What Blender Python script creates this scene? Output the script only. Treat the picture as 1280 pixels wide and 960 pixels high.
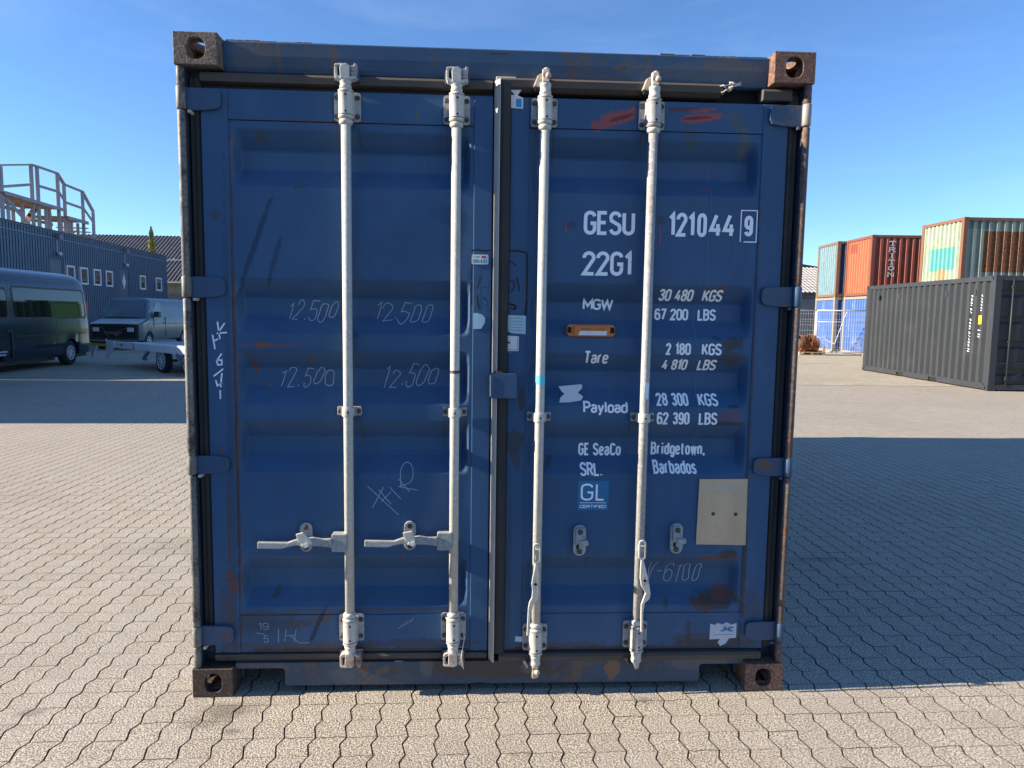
import bpy, bmesh, math, random
import numpy as np
from mathutils import Vector, Matrix
random.seed(7)
rng = np.random.default_rng(7)
PI = math.pi
S = bpy.context.scene
for o in list(bpy.data.objects):
    bpy.data.objects.remove(o)

# ------------------------------------------------------------------ camera
CAM = Vector((-0.0796, -2.7918, 1.5639)); FPX = 885.26
YAW, PIT, ROL = 0.049325, -0.097637, 0.014478
_f = Vector((math.sin(YAW)*math.cos(PIT), math.cos(YAW)*math.cos(PIT), math.sin(PIT)))
_r = Vector((math.cos(YAW), -math.sin(YAW), 0)); _u = _r.cross(_f)
_r2 = _r*math.cos(ROL)+_u*math.sin(ROL); _u2 = -_r*math.sin(ROL)+_u*math.cos(ROL)
cd = bpy.data.cameras.new('camera'); cam = bpy.data.objects.new('camera', cd)
S.collection.objects.link(cam)
M = Matrix((_r2, _u2, -_f)).transposed().to_4x4(); M.translation = CAM
cam.matrix_world = M
cd.sensor_width = 36; cd.lens = 36*FPX/1280; cd.clip_end = 3000; cd.clip_start = .05
S.camera = cam
def px(p):
    d = Vector(p)-CAM; z = d.dot(_f)
    if z <= .05: return None
    return 640+FPX*d.dot(_r2)/z, 480-FPX*d.dot(_u2)/z

# ------------------------------------------------------------------ light
SUN_EL = math.radians(22.4); SUN_AZ = math.radians(2.6)      # light travels along +X, a hair towards +Y
trav = Vector((math.cos(SUN_EL)*math.cos(SUN_AZ), math.cos(SUN_EL)*math.sin(SUN_AZ), -math.sin(SUN_EL)))
W = bpy.data.worlds.new('World'); S.world = W; W.use_nodes = True
nt = W.node_tree; bg = nt.nodes['Background']
sky = nt.nodes.new('ShaderNodeTexSky'); sky.sky_type = 'NISHITA'; sky.sun_disc = False
sky.sun_elevation = SUN_EL
sky.sun_rotation = math.atan2(-trav.x, -trav.y)
sky.air_density = 0.85; sky.dust_density = 0.0; sky.ozone_density = 6.5; sky.altitude = 0
# faint cirrus drawn by direction, all round the sky
tcn = nt.nodes.new('ShaderNodeTexCoord'); mpn = nt.nodes.new('ShaderNodeMapping'); mpn.inputs['Scale'].default_value = (1.6, 1.6, 7); mpn.inputs['Rotation'].default_value = (.12, -.20, 0)
nzn = nt.nodes.new('ShaderNodeTexNoise'); nzn.inputs['Scale'].default_value = 1.3; nzn.inputs['Detail'].default_value = 7; nzn.inputs['Roughness'].default_value = .6; nzn.inputs['Distortion'].default_value = .5
mrn = nt.nodes.new('ShaderNodeMapRange'); mrn.inputs[1].default_value = .50; mrn.inputs[2].default_value = .80; mrn.inputs[4].default_value = .075
mxn = nt.nodes.new('ShaderNodeMix'); mxn.data_type = 'RGBA'; mxn.inputs[7].default_value = (6.5, 7.8, 9.0, 1)
nt.links.new(tcn.outputs['Generated'], mpn.inputs[0]); nt.links.new(mpn.outputs[0], nzn.inputs['Vector']); nt.links.new(nzn.outputs['Fac'], mrn.inputs[0]); nt.links.new(mrn.outputs[0], mxn.inputs[0])
nt.links.new(sky.outputs[0], mxn.inputs[6]); nt.links.new(mxn.outputs[2], bg.inputs[0]); bg.inputs[1].default_value = 0.088
sd = bpy.data.lights.new('sun', 'SUN'); sd.energy = 5.0; sd.angle = math.radians(.5); sd.color = (1.0, .865, .695)
sun = bpy.data.objects.new('sun', sd); S.collection.objects.link(sun)
sun.rotation_euler = trav.to_track_quat('-Z', 'Y').to_euler(); sun.location = (-20, 0, 12)
S.view_settings.view_transform = 'Standard'; S.view_settings.look = 'None'
S.view_settings.exposure = 1.40; S.view_settings.gamma = 1.0
S.cycles.max_bounces = 6; S.cycles.diffuse_bounces = 3; S.cycles.glossy_bounces = 3

# ------------------------------------------------------------------ materials
class G:
    """tiny node graph helper"""
    def __init__(s, name):
        s.m = bpy.data.materials.new(name); s.m.use_nodes = True; s.t = s.m.node_tree
        s.b = s.t.nodes['Principled BSDF']
    def n(s, typ, **kw):
        nd = s.t.nodes.new(typ)
        for k, v in kw.items(): setattr(nd, k, v)
        return nd
    def set(s, sock, v):
        if isinstance(v, bpy.types.NodeSocket): s.t.links.new(v, sock)
        else: sock.default_value = v
    def math(s, op, a, b=0.0, c=None, clamp=False):
        nd = s.n('ShaderNodeMath', operation=op, use_clamp=clamp)
        s.set(nd.inputs[0], a); s.set(nd.inputs[1], b)
        if c is not None: s.set(nd.inputs[2], c)
        return nd.outputs[0]
    def mix(s, f, a, b, bt='MIX'):
        nd = s.n('ShaderNodeMix', data_type='RGBA', blend_type=bt)
        s.set(nd.inputs[0], f)
        for i, v in ((6, a), (7, b)):
            if isinstance(v, (tuple, list)): v = tuple(v)+(1,) if len(v) == 3 else v
            s.set(nd.inputs[i], v)
        return nd.outputs[2]
    def ramp(s, v, a, b):
        nd = s.n('ShaderNodeMapRange'); s.set(nd.inputs[0], v); nd.inputs[1].default_value = a; nd.inputs[2].default_value = b
        nd.inputs[3].default_value = 0; nd.inputs[4].default_value = 1; return nd.outputs[0]
    def coord(s, which='Object', scale=(1, 1, 1)):
        if which == 'Position': o = s.n('ShaderNodeNewGeometry').outputs['Position']
        else: o = s.n('ShaderNodeTexCoord').outputs[which]
        if scale == (1, 1, 1): return o
        mp = s.n('ShaderNodeMapping'); s.set(mp.inputs[0], o); mp.inputs['Scale'].default_value = scale
        return mp.outputs[0]
    def noise(s, co, scale, detail=3, rough=.55, dist=0):
        nd = s.n('ShaderNodeTexNoise'); s.set(nd.inputs['Vector'], co); nd.inputs['Scale'].default_value = scale
        nd.inputs['Detail'].default_value = detail; nd.inputs['Roughness'].default_value = rough; nd.inputs['Distortion'].default_value = dist
        return nd.outputs['Fac']
    def sep(s, co):
        nd = s.n('ShaderNodeSeparateXYZ'); s.set(nd.inputs[0], co); return nd.outputs
    def bump(s, h, strength=.3, dist=.002):
        nd = s.n('ShaderNodeBump'); nd.inputs['Strength'].default_value = strength; nd.inputs['Distance'].default_value = dist
        s.set(nd.inputs['Height'], h); s.t.links.new(nd.outputs[0], s.b.inputs['Normal'])
    def done(s, col, rough=.5, metal=0, spec=.5):
        if isinstance(col, tuple) and len(col) == 3: col = col+(1,)
        s.set(s.b.inputs['Base Color'], col); s.set(s.b.inputs['Roughness'], rough)
        s.set(s.b.inputs['Metallic'], metal); s.b.inputs['Specular IOR Level'].default_value = spec
        return s.m
RUST = (.10, .045, .022)
def paint(name, base, var=.18, rough=.5, metal=0, rust=0.0, rustcol=RUST, scale=2.5, fine=60, spots=(), bumpk=.15, streak=.12, spec=.5, dirt=(.09, .075, .06), dirtk=.15, coords='Object', speck=0, fade=0):
    """painted or bare metal with tonal drift, vertical run marks, rust flecks and placed stains and tints (x,z,rx,rz,angle,colour,strength)"""
    g = G(name); co = g.coord(coords)
    n1 = g.noise(co, scale, 4); n2 = g.noise(co, fine, 3)
    st = g.noise(g.coord(coords, (14, 14, .7)), 1.5, 4)
    c = g.mix(g.math('MULTIPLY', g.ramp(n1, .3, .7), var*2), tuple(x*(1+var*.6) for x in base), tuple(x*(1-var) for x in base))
    c = g.mix(g.math('MULTIPLY', g.ramp(st, .45, .75), streak*2), c, tuple(x*.6+d*.4 for x, d in zip(base, dirt)))
    c = g.mix(g.math('MULTIPLY', g.ramp(g.noise(co, 1.3, 5, .7), .5, .8), dirtk*2), c, dirt)
    if rust > 0:
        rm = g.ramp(g.math('ADD', g.math('MULTIPLY', g.noise(co, 5, 6, .7), .75), g.math('MULTIPLY', n2, .25)), .66-rust*.28, .70-rust*.24)
        rc = g.mix(n2, rustcol, tuple(x*2.0 for x in rustcol))
        c = g.mix(rm, c, rc)
    if fade:
        c = g.mix(g.math('MULTIPLY', g.ramp(g.noise(g.coord(coords, (1.3, 1.3, .8)), 2.6, 7, .68), .48, .72), fade), c, tuple(x*1.25+.028 for x in base))
        c = g.mix(g.math('MULTIPLY', g.ramp(g.noise(g.coord(coords, (30, 30, 1.2)), 2, 5, .7), .58, .74), fade*.8), c, tuple(x*1.1+.03 for x in base))
    if speck:
        sk = g.noise(co, 75, 4, .75)
        c = g.mix(g.math('MULTIPLY', g.ramp(sk, .52, .62), speck), c, tuple(min(1, x*2.1+.02) for x in base)); c = g.mix(g.math('MULTIPLY', g.ramp(sk, .46, .36), speck), c, tuple(x*.3 for x in base))
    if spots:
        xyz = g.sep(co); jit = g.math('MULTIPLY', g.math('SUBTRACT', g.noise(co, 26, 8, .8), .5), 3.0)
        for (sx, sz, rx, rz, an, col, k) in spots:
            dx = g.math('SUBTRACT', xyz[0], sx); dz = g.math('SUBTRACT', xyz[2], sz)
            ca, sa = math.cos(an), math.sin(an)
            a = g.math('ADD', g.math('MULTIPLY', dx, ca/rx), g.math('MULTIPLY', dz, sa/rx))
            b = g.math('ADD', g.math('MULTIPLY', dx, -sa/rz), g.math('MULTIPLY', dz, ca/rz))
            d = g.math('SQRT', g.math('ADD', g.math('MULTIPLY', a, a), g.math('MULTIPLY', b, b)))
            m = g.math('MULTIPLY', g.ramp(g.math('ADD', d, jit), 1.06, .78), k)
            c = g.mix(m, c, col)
    g.bump(g.math('ADD', n2, g.math('MULTIPLY', n1, 2)), bumpk, .002)
    r = g.math('ADD', rough-.08, g.math('MULTIPLY', n1, .2))
    return g.done(c, r, metal, spec)

BLUE = (.032, .090, .186)
BROWN = (.055, .042, .034); ORG = (.20, .06, .02); REDP = (.42, .07, .035)
door_spots_r = [(.6, 2.078, .38, .016, .01, (.055, .10, .16), .34), (.5, 1.51, .36, .014, 0, (.055, .10, .16), .32), (.6, 1.23, .40, .014, 0, (.05, .09, .15), .30), (.65, .95, .35, .014, 0, (.05, .09, .15), .30), (.5, .39, .4, .015, 0, (.05, .08, .12), .30), (.3, .185, .2, .015, 0, (.09, .06, .04), .6), (.9, .21, .15, .03, 0, (.06, .05, .045), .6), (1.09, .33, .04, .1, 0, (.05, .05, .055), .4), (.94, .375, .10, .042, 0, BROWN, .9), (.87, .36, .05, .03, 0, (.09, .05, .03), .8), (.97, .40, .05, .03, 0, ORG, .5), (.95, .56, .085, .016, .05, ORG, .55), (.98, .575, .05, .02, 0, BROWN, .8),  # leading pale bands: thin dust that paints skylight onto the lower slopes
    (.955, 1.455, .05, .03, .1, BROWN, .75), (.95, 1.40, .055, .035, 0, (.06, .05, .035), .6), (.955, 1.16, .055, .02, 0, ORG, .45), (.95, 1.13, .07, .012, 0, BROWN, .8), (.90, 1.685, .02, .008, 0, ORG, .8), (.97, 1.20, .03, .008, 0, (.03, .03, .02), .7),
    (.455, 2.335, .105, .026, .32, REDP, .75), (.475, 2.338, .07, .008, .30, (.12, .02, .02), .8), (.78, 2.345, .105, .016, .10, REDP, .8), (.76, 2.343, .06, .006, .08, (.10, .02, .02), .8), (.72, 2.375, .07, .010, .05, (.12, .03, .03), .7), (.80, 2.375, .06, .008, .12, REDP, .6),
    (.93, 2.33, .03, .05, .3, (.10, .105, .07), .5), (.97, 2.26, .018, .07, 0, (.12, .12, .08), .55), (.75, 2.27, .03, .05, 0, (.08, .085, .06), .4),
    (.075, 1.05, .04, .05, 0, BROWN, .7), (.08, .98, .02, .05, .1, BROWN, .6), (.10, 1.23, .012, .05, 0, BROWN, .8), (.06, .4, .01, .5, 0, (.05, .05, .05), .4),
    (.60, .17, .5, .012, 0, BROWN, .8), (.95, .19, .2, .02, 0, BROWN, .6), (.82, .24, .012, .06, 0, BROWN, .6), (.17, .17, .1, .012, 0, (.09, .03, .02), .9),
    (1.045, 1.0, .006, 1.1, 0, BROWN, .6), (1.05, .5, .008, .3, 0, BROWN, .8)]
door_spots_l = [(-.62, 2.078, .40, .016, .01, (.055, .10, .16), .32), (-.5, 1.51, .36, .014, 0, (.055, .10, .16), .30), (-.6, 1.23, .42, .014, 0, (.05, .09, .15), .28), (-.45, .95, .35, .014, 0, (.05, .09, .15), .28), (-.6, .39, .4, .015, 0, (.05, .08, .12), .30), (-.95, .29, .16, .05, 0, (.05, .045, .045), .45), (-1.09, .30, .035, .2, 0, (.07, .055, .045), .5), (-.3, .20, .25, .02, 0, BROWN, .5), (-.75, .19, .3, .018, 0, (.09, .06, .035), .6), (-1.06, 1.0, .015, 1.2, 0, (.04, .055, .08), .4), (-1.035, 1.2, .007, 1.15, 0, (.10, .04, .02), .75), (-.7, 2.29, .33, .004, 0, (.12, .06, .035), .7), (-.9, .325, .16, .007, 0, (.10, .07, .04), .7), (-.5, .345, .4, .005, 0, (.09, .06, .035), .6), (-.70, .31, .04, .02, .3, (.11, .08, .05), .7), (-.8, .29, .06, .018, 0, (.09, .06, .04), .6),  # same pale bands, painting the lower slopes lighter as sky would light them
    (-1.075, .72, .006, .22, 0, (.13, .05, .025), .8), (-1.07, .47, .018, .05, .3, (.15, .06, .03), .8), (-1.075, .30, .012, .12, 0, (.09, .07, .05), .6), (-.88, 1.43, .13, .004, 0, (.25, .08, .02), .9), (-.93, 1.43, .03, .012, 0, (.25, .09, .03), .7), (-.97, 1.34, .008, .04, .2, ORG, .8), (-.92, 1.27, .03, .006, -.6, (.25, .09, .03), .6),
    (-1.10, 1.93, .022, .022, 0, (.05, .055, .06), .6), (-.95, 1.82, .012, .22, -.35, (.016, .036, .08), .75), (-.88, 1.75, .012, .10, -.3, (.016, .036, .08), .6), (-.92, 2.24, .03, .03, 0, (.09, .06, .045), .4), (-.73, .27, .01, .09, -.4, (.012, .02, .04), .7), (-.6, .173, .5, .010, 0, BROWN, .9), (-.32, 2.33, .006, .03, 0, (.12, .13, .07), .8), (-1.10, .99, .012, .03, 0, (.15, .06, .03), .6)]
hdr_spots = [(-.95, 2.53, .10, .05, 0, (.10, .10, .10), .6), (-.70, 2.535, .10, .05, 0, (.075, .09, .11), .5), (-.85, 2.53, .012, .06, 0, (.13, .09, .06), .7), (-.64, 2.53, .012, .07, 0, (.12, .08, .05), .8), (0, 2.588, 1.1, .006, 0, (.045, .035, .03), .9), (.9, 2.55, .12, .03, 0, (.14, .10, .06), .6), (.78, 2.52, .3, .03, 0, (.12, .12, .11), .45), (.2, 2.49, .3, .012, 0, (.09, .09, .10), .4), (.5, 2.545, .02, .05, 0, (.10, .10, .08), .4), (-.01, 2.565, .04, .003, 0, (.03, .02, .01), .9)]
sill_spots = [(-1.0, .11, .2, .03, 0, (.12, .11, .10), .6), (.0, .10, .35, .05, 0, BROWN, .85), (.5, .09, .03, .05, 0, (.22, .11, .04), .7), (.35, .09, .02, .06, 0, (.11, .09, .06), .6), (.85, .11, .15, .03, 0, (.12, .11, .11), .6), (-.62, .07, .06, .04, 0, (.10, .10, .11), .5), (-.28, .1, .03, .04, 0, (.14, .14, .14), .5), (-.46, .09, .03, .015, .6, (.16, .10, .04), .6), (.15, .1, .04, .03, 0, (.2, .2, .2), .5)]
_r = random.Random(9)
def runs(lst, xa, xb):
    for (x, z) in lst:
        for dx in (-.039, .039):
            if _r.random() < .75: L = _r.uniform(.03, .09); lst2.append((x+dx+_r.uniform(-.004, .004), z-L*.8, .0045, L, 0, _r.choice([BROWN, (.07, .05, .035), (.10, .055, .03)]), .55))
for lst, pts in ((door_spots_l, [(-.5855, 2.29), (-.168, 2.29), (-.5855, 1.155), (-.168, 1.155), (-.765, .59), (-.347, .59)]), (door_spots_r, [(.17, 2.29), (.591, 2.29), (.17, 1.14), (.591, 1.14), (.348, .58), (.752, .58)])):
    lst2 = lst; runs(pts, 0, 0)
    for k_ in range(12):
        s0 = -1 if lst is door_spots_l else 1
        lst.append((s0*_r.uniform(.14, 1.0), _r.uniform(.3, 2.35), _r.uniform(.006, .03), _r.uniform(.006, .05), _r.uniform(-.5, .5), _r.choice([(.05, .10, .19), (.012, .035, .09), (.06, .09, .14), BROWN]), .55))
M_ = {}
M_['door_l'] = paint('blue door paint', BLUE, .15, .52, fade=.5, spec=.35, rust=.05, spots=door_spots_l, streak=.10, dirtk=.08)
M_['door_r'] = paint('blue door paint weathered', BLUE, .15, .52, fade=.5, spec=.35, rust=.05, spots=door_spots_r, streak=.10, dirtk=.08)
M_['header'] = paint('header paint', (.026, .070, .140), .2, .5, fade=.4, rust=.30, rustcol=(.07, .045, .032), spots=hdr_spots, dirtk=.2)
M_['sill'] = paint('sill paint', (.030, .060, .100), .2, .55, fade=.3, rustcol=(.065, .045, .033), rust=.36, spots=sill_spots, dirtk=.3, dirt=(.07, .06, .05))
M_['frame'] = paint('post paint', (.022, .045, .080), .2, .5, rust=.3, dirtk=.25)
M_['wall_blue'] = paint('container blue', BLUE, .2, .5, rust=.1)
M_['pipe_l'] = paint('worn hinge bar', (.15, .145, .13), .3, .6, rust=.55, rustcol=(.025, .022, .02), speck=.4)
M_['pipe_r'] = paint('rusty hinge bar', (.10, .075, .065), .3, .75, speck=.6, rust=.45)
M_['hinge'] = paint('hinge paint', (.028, .072, .145), .2, .5, fade=.3, rust=.30, rustcol=(.08, .045, .03))
M_['hinge_lit'] = paint('worn sunlit hinge knuckle', (.26, .25, .23), .25, .5, rust=.3)  # worn knuckle, its tone paled to read as sunlit
M_['rust'] = paint('rusty casting', (.15, .08, .055), .35, .8, rust=.35, rustcol=(.07, .035, .022), fine=160, bumpk=1.0, scale=12, speck=.8)
M_['rust_grey'] = paint('scaled casting', (.15, .112, .088), .35, .75, rust=.4, rustcol=(.06, .036, .025), fine=160, bumpk=1.0, scale=12, speck=.8)
M_['rust_dark'] = paint('dark rusty casting', (.05, .033, .026), .35, .7, rust=.4, rustcol=(.09, .04, .025), fine=160, bumpk=1.0, scale=12, speck=.8)
M_['rubber'] = paint('dusty rubber', (.030, .029, .028), .3, .8, streak=.2, dirt=(.10, .085, .07), dirtk=.4)
M_['strip'] = paint('gasket lip', (.55, .50, .42), .2, .7, streak=.3, dirt=(.08, .07, .06), dirtk=.3)
M_['brown_rubber'] = paint('brown dirty gasket', (.080, .066, .055), .3, .8, dirt=(.13, .10, .07), dirtk=.4, rust=.15)
M_['zinc'] = paint('worn cream bar', (.48, .475, .43), .12, .5, rust=.13, rustcol=(.20, .17, .13), fine=220, bumpk=.08, dirt=(.22, .19, .15), dirtk=.3, speck=.18)
M_['zinc_dull'] = paint('galvanised bar', (.33, .335, .325), .15, .5, rust=.14, rustcol=(.15, .13, .11), fine=220, bumpk=.08, dirt=(.17, .15, .13), dirtk=.35, speck=.3)
M_['zinc_rust'] = paint('stained cam', (.42, .36, .30), .2, .6, rust=.35, rustcol=(.15, .08, .055), fine=150, dirtk=.3, speck=.4)
M_['bolt'] = paint('dark bolt', (.07, .055, .05), .3, .6, rust=.2)
M_['black'] = paint('dark cavity', (.008, .008, .009), .1, .9)
M_['letters'] = paint('white lettering', (.97, .98, 1.0), .02, .6, rust=.02, rustcol=(.10, .14, .22), fine=90, dirtk=.0, streak=.02)
M_['chalk'] = paint('chalk', (.38, .44, .52), .2, .9, fine=200)
M_['glue'] = paint('old glue', (.020, .018, .016), .2, .8)
M_['scuff'] = paint('pale scuff', (.10, .15, .22), .2, .7)
M_['sticker_w'] = paint('white sticker', (.72, .74, .75), .08, .5, dirtk=.1)
M_['sticker_p'] = paint('pale sticker', (.40, .60, .68), .15, .5, dirtk=.15, rust=.1, rustcol=(.16, .22, .26), fine=120)
M_['sticker_b'] = paint('blue sticker', (.02, .28, .52), .1, .4)
M_['sticker_g'] = paint('gl badge blue', (.012, .17, .36), .08, .35)
M_['red'] = paint('red print', (.6, .04, .04), .05, .5)
M_['cyan'] = paint('cyan tape', (.10, .60, .75), .1, .5)
M_['teal'] = paint('teal print', (.01, .28, .33), .1, .5)
M_['plate'] = paint('data plate', (.60, .43, .265), .25, .6, rust=.3, rustcol=(.33, .24, .15), fine=120, scale=9, dirtk=.3)
M_['orange'] = paint('orange plastic', (.62, .16, .025), .08, .35)
M_['smear'] = paint('white smear', (.55, .60, .66), .2, .8, rust=.25, rustcol=(.12, .17, .26), fine=160)

def basic(name, col, rough=.5, metal=0, **k): return paint(name, col, k.pop('var', .1), rough, metal, **k)

# paving
def paving(name, attr):
    g = G(name); co = g.coord('Position')
    if attr: rnd = g.n('ShaderNodeAttribute', attribute_name='rnd').outputs['Fac']
    else: rnd = g.n('ShaderNodeObjectInfo').outputs['Random']
    sp = g.noise(co, 150, 2, .6); sp2 = g.noise(co, 75, 3, .7); big = g.noise(co, .55, 4, .6); mid = g.noise(co, 6, 4)
    c = g.mix(g.ramp(sp, .40, .61), (.17, .148, .116), (.675, .61, .495))
    c = g.mix(g.ramp(sp2, .60, .72), c, (.86, .80, .69))
    c = g.mix(g.ramp(sp2, .40, .30), c, (.12, .095, .075))
    c = g.mix(g.math('MULTIPLY', rnd, .20), c, (.30, .245, .20))
    c = g.mix(g.math('MULTIPLY', g.ramp(g.math('FRACT', g.math('MULTIPLY', rnd, 7.3)), .5, 1.), .2), c, (.50, .46, .42))
    c = g.mix(g.math('MULTIPLY', g.ramp(big, .45, .75), .30), c, (.25, .22, .19))
    c = g.mix(g.math('MULTIPLY', g.ramp(mid, .5, .8), .25), c, (.30, .27, .23))
    xyz = g.sep(co); jit = g.math('MULTIPLY', g.math('SUBTRACT', g.noise(co, 9, 5, .75), .5), 2.0)
    for (sx, sy, rx, ry, k) in ((-1.03, -.10, .12, .06, .5), (-1.10, -.18, .10, .05, .35), (-.98, -.24, .04, .02, .5), (.62, -.06, .05, .03, .4), (-1.8, -.1, .05, .03, .4), (-2.0, -.2, .3, .02, .3), (2.2, 1.6, .25, .05, .3), (-1.95, 1.9, .5, .2, .2)):
        a = g.math('DIVIDE', g.math('SUBTRACT', xyz[0], sx), rx); b = g.math('DIVIDE', g.math('SUBTRACT', xyz[1], sy), ry)
        d = g.math('SQRT', g.math('ADD', g.math('MULTIPLY', a, a), g.math('MULTIPLY', b, b)))
        c = g.mix(g.math('MULTIPLY', g.ramp(g.math('ADD', d, jit), 1.3, .4), k), c, (.07, .055, .04))
    g.bump(g.math('ADD', sp, sp2), .8, .004)
    return g.done(c, .9, 0, .3)
M_['paver'] = paving('paver concrete', False); M_['paver_field'] = paving('paver concrete field', True)
def yard(name, a, b, c2):
    g = G(name); co = g.coord('Position')
    n = g.noise(co, 60, 4, .7); big = g.noise(g.coord('Position', (.35, 1.2, 1)), .8, 5, .65)
    c = g.mix(g.ramp(n, .35, .7), a, b)
    c = g.mix(g.math('MULTIPLY', g.ramp(big, .42, .7), .5), c, c2)
    br = g.n('ShaderNodeTexBrick'); mp = g.n('ShaderNodeMapping'); mp.inputs['Rotation'].default_value = (0, 0, PI/2); g.set(mp.inputs[0], co); g.set(br.inputs['Vector'], mp.outputs[0])
    br.inputs['Scale'].default_value = 1; br.offset = 0; br.inputs['Brick Width'].default_value = .1125; br.inputs['Row Height'].default_value = .1135; br.inputs['Mortar Size'].default_value = .005; br.inputs['Mortar Smooth'].default_value = .3
    br.inputs['Color1'].default_value = (1, 1, 1, 1); br.inputs['Color2'].default_value = (.84, .84, .84, 1); br.inputs['Mortar'].default_value = (.42, .40, .38, 1)
    c = g.mix(1.0, c, br.outputs['Color'], 'MULTIPLY')
    c = g.mix(g.math('MULTIPLY', g.ramp(g.noise(co, .35, 6, .7), .56, .66), .35), c, (.16, .135, .11))
    g.bump(n, .6, .006)
    return g.done(c, .92, 0, .3)
M_['ground'] = yard('far yard paving', (.35, .315, .24), (.60, .545, .43), (.30, .27, .21))
M_['sand'] = yard('joint sand', (.065, .056, .045), (.14, .12, .096), (.075, .063, .05))

# ------------------------------------------------------------------ mesh builder
COL = S.collection
class MB:
    def __init__(s): s.v = []; s.f = []; s.sm = []
    def add(s, vs, fs, smooth=False):
        k = len(s.v); s.v += [tuple(p) for p in vs]; s.f += [tuple(i+k for i in f) for f in fs]; s.sm += [smooth]*len(fs); return s
    def box(s, x0, x1, y0, y1, z0, z1):
        x0, x1 = sorted((x0, x1)); y0, y1 = sorted((y0, y1)); z0, z1 = sorted((z0, z1))
        return s.add([(x0, y0, z0), (x1, y0, z0), (x1, y1, z0), (x0, y1, z0), (x0, y0, z1), (x1, y0, z1), (x1, y1, z1), (x0, y1, z1)],
                     [(0, 3, 2, 1), (4, 5, 6, 7), (0, 1, 5, 4), (1, 2, 6, 5), (2, 3, 7, 6), (3, 0, 4, 7)])
    def bar(s, p, q, w, h, up=(0, 0, 1)):
        p = Vector(p); q = Vector(q); d = (q-p).normalized(); up = Vector(up)
        if abs(d.dot(up)) > .98: up = Vector((0, 1, 0))
        a = d.cross(up).normalized()*w/2; b = a.cross(d).normalized()*h/2
        vs = [p-a-b, p+a-b, p+a+b, p-a+b, q-a-b, q+a-b, q+a+b, q-a+b]
        return s.add(vs, [(0, 1, 2, 3), (7, 6, 5, 4), (0, 4, 5, 1), (1, 5, 6, 2), (2, 6, 7, 3), (3, 7, 4, 0)])
    def lathe(s, prof, p0, axis, n=20, caps=True, smooth=True):
        """prof: (t along axis, radius)"""
        p0 = Vector(p0); ax = Vector(axis).normalized()
        a = ax.orthogonal().normalized(); b = ax.cross(a)
        vs = []
        for t, r in prof:
            for i in range(n):
                th = 2*PI*i/n; vs.append(p0+ax*t+a*math.cos(th)*r+b*math.sin(th)*r)
        fs = []
        for k in range(len(prof)-1):
            for i in range(n): j = (i+1) % n; fs.append((k*n+i, k*n+j, (k+1)*n+j, (k+1)*n+i))
        s.add(vs, fs, smooth)
        if caps:
            k = len(s.v)-len(vs)
            s.f.append(tuple(k+i for i in reversed(range(n)))); s.f.append(tuple(k+(len(prof)-1)*n+i for i in range(n))); s.sm += [False, False]
        return s
    def cyl(s, p, q, r, n=16, r2=None, smooth=True):
        p = Vector(p); q = Vector(q); return s.lathe([(0, r), ((q-p).length, r if r2 is None else r2)], p, q-p, n, True, smooth)
    def prism(s, pts, d0, d1, axis='y'):
        """pts (u,v) polygon; axis y: (x,z) outline; axis x: (y,z); axis z: (x,y)"""
        f = {'y': lambda u, v, d: (u, d, v), 'x': lambda u, v, d: (d, u, v), 'z': lambda u, v, d: (u, v, d)}[axis]
        n = len(pts); vs = [f(u, v, d0) for u, v in pts]+[f(u, v, d1) for u, v in pts]
        fs = [tuple(reversed(range(n))), tuple(range(n, 2*n))]+[(i, (i+1) % n, n+(i+1) % n, n+i) for i in range(n)]
        return s.add(vs, fs)
    def ring(s, outer, inner, d0, d1, axis='y'):
        """plate with a hole; outer and inner have equally many points"""
        f = {'y': lambda u, v, d: (u, d, v), 'x': lambda u, v, d: (d, u, v), 'z': lambda u, v, d: (u, v, d)}[axis]
        n = len(outer); vs = [f(*p, d) for d in (d0, d1) for p in outer]+[f(*p, d) for d in (d0, d1) for p in inner]
        fs = []
        for i in range(n):
            j = (i+1) % n
            fs += [(i, j, 2*n+j, 2*n+i), (n+i, 3*n+i, 3*n+j, n+j), (i, n+i, n+j, j), (2*n+i, 2*n+j, 3*n+j, 3*n+i)]
        return s.add(vs, fs)
    def tube(s, pts, r, n=8, smooth=True):
        pts = [Vector(p) for p in pts]; vs = []; m = len(pts); a = None
        for i, p in enumerate(pts):
            d = (pts[min(i+1, m-1)]-pts[max(i-1, 0)]).normalized()
            if a is None: a = d.orthogonal().normalized()
            a = (a-d*a.dot(d)).normalized(); b = d.cross(a)
            for k in range(n):
                th = 2*PI*k/n; vs.append(p+a*math.cos(th)*r+b*math.sin(th)*r)
        fs = [(k*n+i, k*n+(i+1) % n, (k+1)*n+(i+1) % n, (k+1)*n+i) for k in range(m-1) for i in range(n)]
        s.add(vs, fs, smooth); k = len(s.v)-len(vs)
        s.f += [tuple(k+i for i in reversed(range(n))), tuple(k+(m-1)*n+i for i in range(n))]; s.sm += [False, False]
        return s
    def mesh(s, name, mat=None, bevel=0, seg=2, fix=True):
        me = bpy.data.meshes.new(name); me.from_pydata(s.v, [], s.f)
        me.polygons.foreach_set('use_smooth', s.sm)
        if fix or bevel:
            bm = bmesh.new(); bm.from_mesh(me)
            if fix: bmesh.ops.recalc_face_normals(bm, faces=bm.faces)
            if bevel:
                es = [e for e in bm.edges if len(e.link_faces) == 2 and e.calc_face_angle(0) > .6]
                bmesh.ops.bevel(bm, geom=es, offset=bevel, segments=seg, affect='EDGES', clamp_overlap=True, profile=.6)
            bm.to_mesh(me); bm.free()
        if mat: me.materials.append(M_[mat] if isinstance(mat, str) else mat)
        return me
    def build(s, name, mat, parent=None, bevel=0, seg=2, fix=True, **tags):
        return link(name, s.mesh(name, mat, bevel, seg, fix), parent, **tags)
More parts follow.
